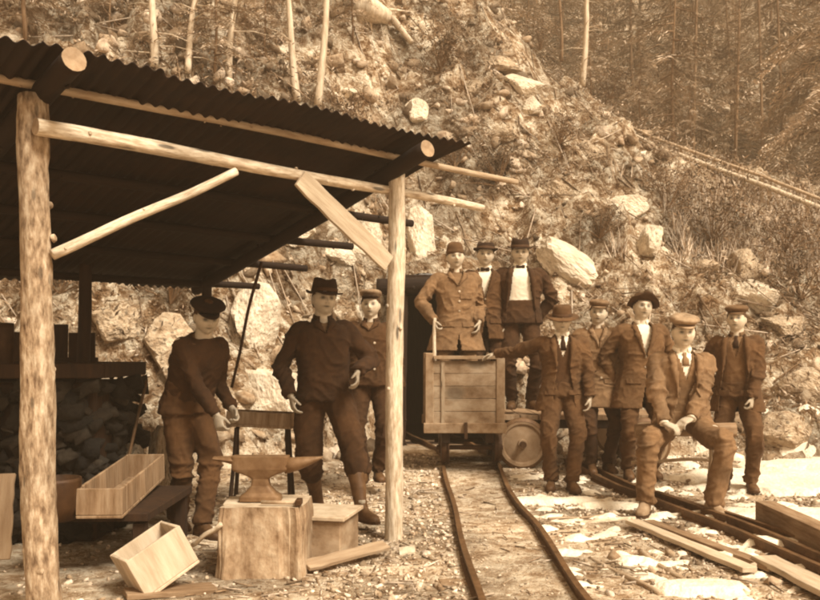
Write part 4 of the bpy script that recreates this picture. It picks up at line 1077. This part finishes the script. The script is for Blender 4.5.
    # ---------------- shoes
    for k in (-1, 1):
        b = MB(); a = ank[k]; td = toe[k]; sd_ = Vector((-td.y, td.x, 0)); z0 = a.z-.088; rg = []
        for t, w_, h_ in ((-.085, .018, .05), (-.075, .034, .085), (-.04, .040, .12), (.0, .040, .125), (.045, .042, .095), (.09, .049, .070), (.13, .050, .060), (.165, .042, .050), (.19, .022, .035)):
            c = Vector((a.x, a.y, z0))+td*t; rg.append([c+sd_*(w_*math.cos(q)*(1.05 if math.sin(q) < 0 else .92))+Vector((0, 0, h_*.5+h_*.5*math.copysign(abs(math.sin(q))**(.35 if math.sin(q) < 0 else .9), math.sin(q)))) for q in [2*math.pi*j/16 for j in range(16)]])
        b.rings(rg)
        if sp.get('boots'):
            limb(b, [a+Vector((0, 0, -.02)), a.lerp(knee[k], .25), a.lerp(knee[k], .62), a.lerp(knee[k], .80)], [.047, .050, .064, .066])
        else: b.tube([a-Vector((0, 0, .02)), a+Vector((0, 0, .09))], .045, 12)
        me = remesh(b, .009, 1); wrinkle(me, .004, seed+k, [((a.x, a.y, a.z+.03), .1, .8)]); shoe = fin(me, 'boot', sp.get('shoem', M_['shoe']))
        b = MB(); rg = []
        for t, w_ in ((-.09, .02), (-.07, .038), (0, .042), (.09, .053), (.15, .049), (.197, .022)):
            c = Vector((a.x, a.y, z0-.004))+td*t; rg.append([c+sd_*w_, c-sd_*w_, c-sd_*w_+Vector((0, 0, .018)), c+sd_*w_+Vector((0, 0, .018))])
        b.rings(rg); part(b, 'sole', M_['sole'], False, shoe)
    # ---------------- shirt / vest / coat
    J = sp.get('jacket'); hem = sp.get('hem', -.24)
    def armseg(p_, rad):
        for k in (-1, 1):
            for a, c in ((elb[k], wri[k]), (sh[k].lerp(elb[k], .35), elb[k])):
                d = c-a; t = clamp((p_-a).dot(d)/d.length_squared); 
                if (p_-(a+d*t)).length < rad: return True
        return False
    def garment(nm, m, off, lo, sleeves, opening, voxel=.0095, amp=.015, flare=0., fat=1., pockets=True, sleeve_end=1.):
        b = MB(); b.rings(torso(off, lo, 1, xo=flare))
        if sleeves:
            for k in (-1, 1):
                w2 = elb[k].lerp(wri[k], sleeve_end)
                limb(b, [sh[k]-xa*k*.09-ud*.01, sh[k]-ud*.002, sh[k].lerp(elb[k], .5), elb[k], elb[k].lerp(w2, .5), w2], [x_*fat+off*.6 for x_ in (.050, .058, .056, .052, .048, .043)])
        me = remesh(b, voxel, 2)
        cent = []
        if sleeves:
            for k in (-1, 1): cent += [(tuple(elb[k]), .11, 1.1), (tuple(sh[k]-ud*.1), .10, .7), (tuple(wri[k]), .08, .6)]
        cent += [(tuple(pel+sv*.15+Vector((0, -.12, 0))), .16, .5)]
        wrinkle(me, amp, seed+len(nm)*3, cent)
        V, _ = mesh_np(me); Fq = [tuple(p_.vertices) for p_ in me.polygons]
        tree = BVHTree.FromPolygons([Vector(v) for v in V], Fq)
        if opening:
            kp = []
            for q in Fq:
                c = Vector(V[list(q)].mean(0)); rel = c-pel; t = rel.dot(ud)/.54 if rel.z > 0 else rel.z/.54; xx = rel.dot(xa)-sp.get('openx', 0)
                yy = rel.dot(ya) if rel.z > 0 else rel.y
                if yy < -.02 and abs(xx) < interp(opening, t) and not armseg(c, .078) : continue
                kp.append(q)
            me2 = bpy.data.meshes.new(nm); me2.from_pydata([tuple(v) for v in V], [], kp); me2.update()
            bm = bmesh.new(); bm.from_mesh(me2); bmesh.ops.delete(bm, geom=[v for v in bm.verts if not v.link_faces], context='VERTS')
            bm.to_mesh(me2); bm.free(); me = me2
            V2, N2 = mesh_np(me); n0 = len(V2); F2 = [tuple(p_.vertices) for p_ in me.polygons]; ec = {}
            for q in F2:
                for a_ in range(len(q)):
                    e_ = (q[a_], q[(a_+1) % len(q)]); ec[e_] = 1
            side = [(a_, a_+n0, b_+n0, b_) for a_, b_ in ec if (b_, a_) not in ec]
            me = bpy.data.meshes.new(nm); me.from_pydata([tuple(v) for v in V2]+[tuple(v) for v in V2-N2*.006], [], F2+[tuple(i_+n0 for i_ in reversed(q)) for q in F2]+side); me.update()
        o = fin(me, nm, m)
        return o, tree
    def onfront(tree, t, x, lift=.0):
        o_ = pel+(ud*(t*.54) if t > 0 else Vector((0, 0, t*.54)))+xa*x-ya*.6
        h = tree.ray_cast(o_, ya, 1.0)
        if h[0] is None: return pel+ud*t*.54+xa*x-ya*.13, -ya
        n_ = h[1] if h[1].dot(ya) < 0 else -h[1]
        return h[0]+n_*lift, n_
    shirtm = sp.get('shirt'); vestm = sp.get('vest')
    if shirtm: so_, st_ = garment('shirt', shirtm, sp.get('shirt_off', -.026), .0 if not sp.get('shirt_only') else 0.02, sp.get('shirt_only', False), None, .010, sp.get('shirt_amp', .005), fat=.95)
    if vestm: garment('waistcoat', vestm, -.013, -.06, False, [(.60, 0), (.66, .012), (.98, .062), (1.1, .07)], .0095, .006)
    tree = None
    if J:
        jo, tree = garment('jacket', J, .012, hem, True, sp.get('open', [(-.25, .03), (.05, .0), (.45, 0), (.95, .07), (1.1, .075)]), flare=sp.get('flare', .02)+.05, fat=sp.get('fat', 1.), amp=sp.get('amp', .016))
        if sp.get('lapel', True):
            op = sp['open'] if 'open' in sp else [(-.25, .03), (.05, .0), (.45, 0), (.95, .07), (1.1, .075)]
            tb = sp.get('lap0', .45)
            for k in (-1, 1):
                pts, nr, ow, wd = [], [], [], []
                for i in range(15):
                    u = i/14; t = lerp(tb, .93, u); xo = interp(op, t)+sp.get('openx', 0)*k
                    p_, n_ = onfront(tree, t, k*(xo+.004)+ (sp.get('openx', 0) if False else 0), .003); pts.append(p_); nr.append(n_)
                    ow.append(xa*k+ud*.15); wd.append(lerp(.006, .062, min(1, u*1.35)) if u < .78 else (.040 if u < .85 else .05))
                pts.append(neck+xa*k*.068-ya*.03+ud*.00); nr.append(xa*k-ya*.6+ud*.5); ow.append(xa*k*.9-ud*.5); wd.append(.042)
                pts.append(neck+xa*k*.060+ya*.035+ud*.012); nr.append(xa*k+ya*.5+ud*.5); ow.append(xa*k*.9-ud*.7+ya*.3); wd.append(.042)
                pts.append(neck+xa*k*.0+ya*.068+ud*.015); nr.append(ya+ud*.4); ow.append(ya*.5-ud); wd.append(.042)
                b = MB(); ribbon(b, pts, nr, ow, wd, .009); part(b, 'lapel', sp.get('lapelm', J), True, jo)
        # buttons and pocket flaps
        for t, x_ in sp.get('buttons', ((.40, .0), (.22, .0))):
            p_, n_ = onfront(tree, t, x_, .002); b = MB(); b.lathe([(.0105, 0), (.0115, .004), (.006, .006)], 10, Matrix.Translation(p_) @ n_.to_track_quat('Z', 'Y').to_matrix().to_4x4()); part(b, 'button', sp.get('buttonm', M_['button']), False, jo)
        for t, x_ in sp.get('pockets', ((.02, -.11), (.02, .11))):
            b = MB(); rg = []
            for dx in (-.06, -.03, 0, .03, .06):
                p_, n_ = onfront(tree, t, x_+dx, .002); q_, n2 = onfront(tree, t-.085, x_+dx, .002); rg.append([p_, p_+n_*.007, q_+n2*.009, q_])
            b.rings(rg); part(b, 'pocket_flap', J, False, jo)
    # cuffs of the shirt
    if sp.get('cuffs') and shirtm:
        for k in (-1, 1):
            fd = (wri[k]-elb[k]).normalized(); b = MB(); b.tube([wri[k]-fd*.02, wri[k]+fd*.012], .036, 14); part(b, 'cuff', shirtm)
    # collar and tie
    if sp.get('collar'):
        cm = sp['collar']; b = MB(); pts, nr, ow, wd = [], [], [], []
        for i in range(17):
            q = math.pi*2*(i/16)*.86+math.pi*.14; c = neck-xa*math.sin(q)*.0-ud*.0
            p_ = neck+xa*(math.sin(q)*.063)-ya*(math.cos(q)*.063)+ud*(.048-.030*(math.cos(q)*.5+.5)); pts.append(p_-ya*.0); nr.append(xa*math.sin(q)-ya*math.cos(q)); ow.append(-ud*1.+(xa*math.sin(q)*.3)); wd.append(.036 if 1 < i < 15 else .052)
        ribbon(b, pts, nr, ow, wd, .006); part(b, 'collar', cm)
    if sp.get('tie'):
        b = MB(); t0 = neck-ya*.078-ud*.012
        if sp['tie'] == 'bow':
            for k in (-1, 1): b.tube([t0, t0+xa*k*.02-ya*.004, t0+xa*k*.045], [(.010, .006), (.018, .008), (.022, .005)], 8, up=ya)
            b.tube([t0-xa*.008-ya*.006, t0+xa*.008-ya*.006], .011, 8)
        else:
            L = sp.get('tiel', .22); pts = [t0, t0-ud*.03-ya*.008, t0-ud*L*.5-ya*.035, t0-ud*L-ya*.045]; b.tube(pts, [(.016, .010), (.013, .007), (.024, .006), (.026, .005)], 8, up=ya)
        part(b, 'tie', sp['tiem'])
    # ---------------- hat
    hk, hmat = sp['hat']; hp = sp.get('hatp', {}); hz0 = hp.get('z', .052); tl = hp.get('tilt', 0); tr_ = hp.get('roll', 0)
    HT = Matrix.Translation(Hc) @ HM.to_4x4() @ Matrix.Translation((0, .004, hz0)) @ Matrix.Rotation(R(tl), 4, 'X') @ Matrix.Rotation(R(tr_), 4, 'Y')
    nn = 36; b = MB(); hat = None
    def ringf(f): return [HT @ Vector(f(2*math.pi*k/nn)) for k in range(nn)]
    if hk in ('fedora', 'round'):
        ch = hp.get('h', .115); br = hp.get('brim', .062); rx, ry = .094, .111
        rg = []
        def wob(a): return 1+.02*noise.noise(Vector((math.cos(a)*2+seed, math.sin(a)*2, 0)))
        for r_, z_, dent in ((1.0, .0, 0), (1.0, .03, 0), (.97, .06, 0), (.93, ch*.75, .0), (.86, ch*.93, .15), (.66, ch, .6), (.35, ch*(.97 if hk == 'round' else .80), 1), (.05, ch*(.98 if hk == 'round' else .74), 1)):
            def f(a, r_=r_, z_=z_, dent=dent):
                pinch = 1-(.16*dent+.05)*max(0, -math.sin(a))**1.5 if hk == 'fedora' else 1
                zz = z_+(.012*math.cos(2*a) if dent and hk == 'fedora' else 0)+.006*noise.noise(Vector((math.cos(a)*2, math.sin(a)*2+seed, z_*20)))
                return (rx*r_*math.cos(a)*pinch*wob(a), ry*r_*math.sin(a)*wob(a), zz)
            rg.append(ringf(f))
        b.rings(rg); hat = part(b, 'hat', hmat)
        b = MB(); rg = []; side = hp.get('side', .022); front = hp.get('front', -.012)
        for q, th_ in ((0., 0), (.35, 0), (.7, 0), (1., 0), (1.0, 1), (.6, 1), (.0, 1)):
            def f(a, q=q, th_=th_):
                wv = noise.noise(Vector((math.cos(a)*1.5+seed, math.sin(a)*1.5, 5)))*hp.get('wave', .012)*q
                z_ = side*abs(math.cos(a))**2*q*q+(front if math.sin(a) < 0 else .01)*abs(math.sin(a))**2*q+wv-.003+(-.005 if th_ else .002)
                return ((rx-.004+br*q)*math.cos(a), (ry-.004+br*q)*math.sin(a), z_)
            rg.append(ringf(f))
        b.rings(rg, cap=False); part(b, 'brim', hmat, True, hat)
        b = MB(); rg = [ringf(lambda a, z_=z_, o_=o_: ((rx+o_)*math.cos(a), (ry+o_)*math.sin(a), z_)) for z_, o_ in ((.002, .003), (.028, .003), (.028, 0), (.002, 0))]; rg.append(rg[0]); b.rings(rg, cap=False); part(b, 'band', hp.get('bandm', M_['band']), True, hat)
    elif hk == 'cap':
        rg = []; pf = hp.get('puff', 1.)
        for r_, z_, sh_ in ((.96, .0, 0), (1.02, .018, 0), (1.28, .034, -.006), (1.40, .050, -.012), (1.30, .068, -.012), (.95, .082, -.006), (.5, .088, 0), (.05, .090, 0)):
            def f(a, r_=r_, z_=z_, sh_=sh_):
                rr = 1+(r_-1)*pf if r_ > 1 else r_
                k_ = 1+.03*noise.noise(Vector((math.cos(a)*3+seed, math.sin(a)*3, z_*40)))
                return (.083*rr*math.cos(a)*k_, .100*rr*math.sin(a)*k_+sh_, z_+(-.016 if math.sin(a) < 0 else .008)*abs(math.sin(a))*min(1, z_*20)+.004*noise.noise(Vector((math.cos(a)*4, math.sin(a)*4+seed, z_*30))))
            rg.append(ringf(f))
        b.rings(rg); hat = part(b, 'cap', hmat)
        b = MB(); rg = []
        for q in range(13):
            a = math.pi*(1.12+.76*q/12); x_, y_ = math.cos(a), math.sin(a); e = math.sin((a-math.pi*1.12)/(.76*math.pi)*math.pi)
            i_ = (.080*x_, .097*y_, .010); o_ = (.084*x_, .100*y_-.058*max(0., e)**.6, .006-.016*e); rg.append([HT @ Vector(i_), HT @ Vector(o_), HT @ Vector((o_[0], o_[1], o_[2]-.006)), HT @ Vector((i_[0], i_[1], i_[2]-.008))])
        b.rings(rg); part(b, 'visor', hp.get('visorm', hmat), True, hat)
    elif hk == 'soft':
        rg = []
        for r_, z_ in ((.99, -.01), (1.1, .0), (1.12, .022), (1.04, .028), (1.0, .05), (.93, .08), (.72, .102), (.4, .110), (.05, .112)):
            rg.append(ringf(lambda a, r_=r_, z_=z_: (.083*r_*math.cos(a)*(1+.03*noise.noise(Vector((math.cos(a)*2, math.sin(a)*2, z_*30+seed)))), .100*r_*math.sin(a), z_+(-.008 if math.sin(a) < 0 else 0)+.006*noise.noise(Vector((math.cos(a)*2, math.sin(a)*2+seed, z_*10))))))
        b.rings(rg); part(b, 'cap', hmat)
    for f in sp.get('extra', ()): f(locals())
    return root

M_ = dict(shoe=mat('boot_leather', .10, .4, 18, rough=.6, bump=.4, bdist=.004), shoel=mat('dusty_boot', .30, .35, 14, rough=.8, bump=.4, bdist=.004),
  sole=mat('boot_sole', .06, .3, 14), button=mat('button', .55, .1, 10, bump=0), band=mat('hat_band', .06, .2, 20, bump=0))
c = lambda n, L, con=.22: cloth(n, L, con)
HG = None
# the two smiths
person(dict(label='stooping smith in dark shirt, braces and baggy pale trousers looking down', px=186, Y=6.35, H=1.74, rot=55, lean=(0, -.20), hip=.90,
  feet=[(178, 6.45, 35), (203, 6.15, 50)], head=(-26, 17, 0), hands=[dict(at=(219, 420, 6.05), hint=(-.2, .9, -.2), dir=(.2, -.2, -1), curl=40), dict(at=(232, 408, 6.35), hint=(.3, .9, 0), dir=(.4, -.1, -1), curl=50)],
  trousers=c('smith_trousers', .12), shirt=c('dark_shirt', .07), shirt_only=True, shirt_off=.004, shirt_amp=.013, legfat=1.05, hightr=True, hat=('cap', c('black_felt', .03)), hatp=dict(puff=1.25, tilt=2, z=.045), skin=.85,
  vest=c('worn_waistcoat', .20)))
person(dict(label='tall blacksmith in dark wool jacket, high boots and dark hat', px=324, Y=6.75, H=1.83, rot=14, build=.92, zf=.0, lean=(-.01, .0), legfat=1.08,
  feet=[(318, 6.95, -12), (364, 6.32, 38)], head=(6, -2, 3), hands=[dict(at=(291, 396, 6.58), hint=(-.7, .8, 0), dir=(.15, -.1, -1)), dict(at=(357, 372, 6.5), hint=(1, .6, -.2), dir=(.2, -.3, -.9))],
  trousers=c('dark_trousers', .085), jacket=c('dark_wool', .06, .3), open=[(-.1, 0), (.8, 0), (.95, .03), (1.1, .05)], lap0=.80, hem=-.14, flare=0, fat=.98, buttons=(), pockets=(), collar=c('dark_wool', .075), boots=True, shoem=M_['shoe'],
  hat=('fedora', c('dark_felt', .05)), hatp=dict(h=.10, brim=.045, side=.01, front=-.02), skin=.85, stubble=.25,
  shirt=c('grey_shirt', .3)))
person(dict(label='young man in dark double-breasted coat half hidden behind the slim post', px=371, Y=8.0, H=1.72, rot=-4, zf=.12,
  feet=[(364, 7.95, -8), (378, 8.05, 12)], head=(0, 0, 0), hands=[dict(l=(-.27, -.10, .84)), dict(l=(.27, -.08, .84))],
  trousers=c('dark_trousers', .085), jacket=c('dark_coat', .11), open=[(-.1, 0), (.85, 0), (.95, .035), (1.1, .05)], lap0=.82, hem=-.20, buttons=((.62, -.05), (.62, .05), (.40, -.05), (.40, .05), (.18, -.05), (.18, .05)), pockets=(),
  collar=c('dark_coat', .11), hat=('cap', c('pale_cap', .45)), hatp=dict(puff=.6, z=.062, tilt=-12, visorm=c('dark_felt', .05)), shirt=c('grey_shirt', .3)))
# three on the cars
person(dict(label='man in long canvas coat standing in the cart with a hand on a handle', px=456, Y=9.1, H=1.78, rot=6, zf=.62,
  feet=[(448, 9.15, -10), (466, 9.2, 10)], head=(-2, 2, -4), hands=[dict(at=(434, 321, 8.92), hint=(-1, .2, -.1), dir=(.1, -.4, -1), curl=50), dict(l=(.215, -.13, .95), hint=(.3, 1, -.2), dir=(-.2, -.1, -1))],
  trousers=c('tan_trousers', .30), jacket=c('canvas_coat', .30), open=[(-.4, .02), (-.2, 0), (.7, 0), (.95, .06), (1.1, .07)], lap0=.70, hem=-.58, flare=.04, buttons=((.6, .01), (.42, .01), (.24, .01)), pockets=((.03, -.1), (.03, .1), (.55, .08)),
  shirt=c('grey_shirt', .3), collar=c('canvas_coat', .30), hat=('soft', c('brown_felt', .17)), hatp=dict(z=.045)))
person(dict(label='man in dark suit, bow tie and dark brimmed hat standing second on the cart', px=485, Y=9.45, H=1.80, rot=-4, zf=.66,
  feet=[(480, 9.55, -8), (494, 9.5, 10)], head=(0, 2, 2), hands=[dict(l=(-.25, .04, .86)), dict(l=(.215, -.07, .87), hint=(1, .6, 0), dir=(0, -.1, -1))],
  trousers=c('dark_trousers', .085), jacket=c('brown_suit', .14), open=[(-.25, .03), (.1, .0), (.42, 0), (.95, .075), (1.1, .08)], lap0=.42, hem=-.38, shirt=M['white'], collar=M['white'], tie='bow', tiem=c('dark_felt', .05),
  hat=('fedora', c('dark_felt', .05)), hatp=dict(h=.075, brim=.04, side=.012, front=.0, tilt=-6)))
person(dict(label='man with wide open dark jacket over a broad white shirt, rightmost on the cars', px=520, Y=9.4, H=1.80, rot=-3, zf=.68, build=1.05,
  feet=[(512, 9.45, -12), (531, 9.4, 12)], head=(-2, 4, 0), hands=[dict(l=(-.25, .08, .86)), dict(l=(.19, .10, .94), hint=(1, -.1, 0), dir=(-.4, .2, -1))],
  trousers=c('dark_trousers', .085), hightr=True, jacket=c('black_suit', .085), open=[(-.25, .17), (.1, .145), (.5, .105), (.8, .085), (.95, .07), (1.1, .07)], lap0=.15, hem=-.22, buttons=(), pockets=(), shirt=M['white'], shirt_off=-.014, shirt_amp=.010, collar=M['white'], tie='bow', tiem=c('dark_felt', .05),
  hat=('fedora', c('dark_felt', .05)), hatp=dict(h=.095, brim=.045, side=.015, front=-.01), stubble=.2))
# front row right of the cart
person(dict(label='man in broad-brimmed hat and open brown jacket reaching out to the cart rim', px=562, Y=8.2, H=1.68, rot=-4, lean=(0, .0), zf=.03,
  feet=[(551, 8.1, -12), (572, 8.0, 8)], head=(-3, 6, 0), hands=[dict(at=(486, 356, 8.62), hint=(-.3, .2, -1), dir=(-.9, .2, -.25), palm=(0, 0, -1), curl=18, thumb=(0, -1, 0)), dict(at=(590, 398, 8.02), hint=(1, .6, 0), dir=(-.1, -.1, -1))],
  trousers=c('olive_trousers', .14), jacket=c('brown_jacket', .16), open=[(-.3, .11), (.1, .085), (.45, .055), (.8, .065), (.95, .07), (1.1, .07)], lap0=.40, hem=-.42, buttons=(), vest=c('dark_waistcoat', .10), shirt=M['white'], collar=M['white'], tie='long', tiem=c('dark_felt', .05), tiel=.14,
  hat=('round', c('brown_felt', .17)), hatp=dict(h=.105, brim=.075, side=.0, front=-.02, z=.045, tilt=4), legfat=1.05))
person(dict(label='man in light cap and heavy wool-collared coat behind the broad-brimmed hat', px=598, Y=8.75, H=1.70, rot=-8, zf=.10,
  feet=[(592, 8.7, -8), (608, 8.75, 10)], head=(-10, 0, 4), hands=[dict(l=(-.26, -.08, .86)), dict(at=(618, 392, 8.6), hint=(1, .5, 0), dir=(0, -.2, -1))],
  trousers=c('dark_trousers', .085), jacket=c('heavy_coat', .31), open=[(-.4, 0), (.72, 0), (.95, .05), (1.1, .06)], lap0=.62, lapelm=c('fleece', .36, .4), hem=-.60, flare=.04, fat=1.06, buttons=((.55, .02), (.3, .02), (.05, .02)), shirt=c('grey_shirt', .3), collar=c('fleece', .36, .4),
  hat=('cap', c('tan_cap', .36)), hatp=dict(puff=.6, z=.055, tilt=-4), legfat=.95))
person(dict(label='man in floppy wavy hat and buttoned long jacket behind the seated man', px=641, Y=8.55, H=1.78, rot=3, zf=.07,
  feet=[(628, 8.55, -8), (652, 8.6, 8)], head=(-4, -4, 6), hands=[dict(l=(-.24, .10, .92), hint=(-1, .2, 0)), dict(l=(.25, .08, .90), hint=(1, .2, 0))],
  trousers=c('brown_trousers', .15), jacket=c('grey_jacket', .21), open=[(-.4, .05), (-.05, .01), (.1, .0), (.40, 0), (.95, .07), (1.1, .075)], lap0=.40, hem=-.54, flare=.03, shirt=M['white'], collar=M['white'],
  hat=('fedora', c('dark_brown_felt', .11)), hatp=dict(h=.075, brim=.06, side=.0, front=.035, wave=.05, tilt=-14, z=.05)))
person(dict(label='seated man in pale flat cap with hands clasped on his lap', px=682, Y=7.28, H=1.87, rot=-3, zf=.03, hip=.685, build=1.04,
  feet=[(645, 6.92, -25, .02, (-.7, -1, 1.1)), (713, 6.86, 12, .02, (.45, -1, 1.1))], head=(-2, 2, 2), hemlean=(0, -.0),
  hands=[dict(at=(664, 424, 6.95), hint=(-1, .5, -.2), dir=(.9, -.35, -.1), palm=(0, .3, -1), curl=30, thumb=(0, 0, 1)), dict(at=(690, 424, 6.93), hint=(1, .5, -.2), dir=(-.9, -.35, -.1), palm=(0, .3, -1), curl=30, thumb=(0, 0, 1))],
  trousers=c('tweed_trousers', .27), jacket=c('tweed_jacket', .31), open=[(-.2, .13), (.1, .10), (.45, .055), (.8, .07), (.95, .075), (1.1, .08)], lap0=.36, hem=-.10, flare=.0, buttons=(), pockets=(), vest=c('tweed_vest', .26), shirt=M['white'], collar=M['white'], cuffs=True, tie='long', tiem=c('mid_tie', .35), tiel=.10,
  hat=('cap', c('pale_tweed', .52)), hatp=dict(puff=1., z=.058, tilt=4), shoem=M_['shoel'], skin=1.05, legfat=1.06))
person(dict(label='standing man at the far right in dark flat cap, open jacket and waistcoat', px=737, Y=8.1, H=1.68, rot=-26, zf=.03,
  feet=[(726, 8.15, -30), (751, 8.0, -8)], head=(-4, -4, 0), hands=[dict(l=(-.20, .12, .95), hint=(-1, .2, 0)), dict(at=(752, 398, 7.86), hint=(1, .7, 0), dir=(-.1, -.1, -1), curl=45)],
  trousers=c('brown_trousers', .15), jacket=c('dark_brown_jacket', .15), open=[(-.25, .15), (.1, .13), (.5, .09), (.8, .075), (.95, .07), (1.1, .07)], lap0=.30, hem=-.36, buttons=(), vest=c('worn_waistcoat', .20), shirt=c('grey_shirt', .3), collar=c('grey_shirt', .3), tie='long', tiem=c('dark_felt', .05), tiel=.12,
  hat=('cap', c('mid_cap', .28)), hatp=dict(puff=.8, z=.056, tilt=0), belly=.02, legfat=1.05))
tag(log('handle_stick', P(435, 357, 8.86)+Vector((0, 0, -.35)), P(435, 318, 8.88), .018, .017, M['pole'], seed=8, knots=False), 'pale upright handle at the left corner of the ore cart', 'handle')
# ------------------------------------------------------------------ air
b = MB(); b.box((0, 65, 50), (330, 240, 130)); hz_ = b.build('haze', None)
m = bpy.data.materials.new('haze'); m.use_nodes = True; N = m.node_tree.nodes; N.clear()
pv = N.new('ShaderNodeVolumePrincipled'); pv.inputs['Color'].default_value = (.92, .66, .42, 1); pv.inputs['Density'].default_value = HAZE; pv.inputs['Anisotropy'].default_value = .2
mo = N.new('ShaderNodeOutputMaterial'); m.node_tree.links.new(pv.outputs[0], mo.inputs['Volume']); hz_.data.materials.append(m)
tag(hz_, 'pale haze in the air', 'haze', kind='stuff')
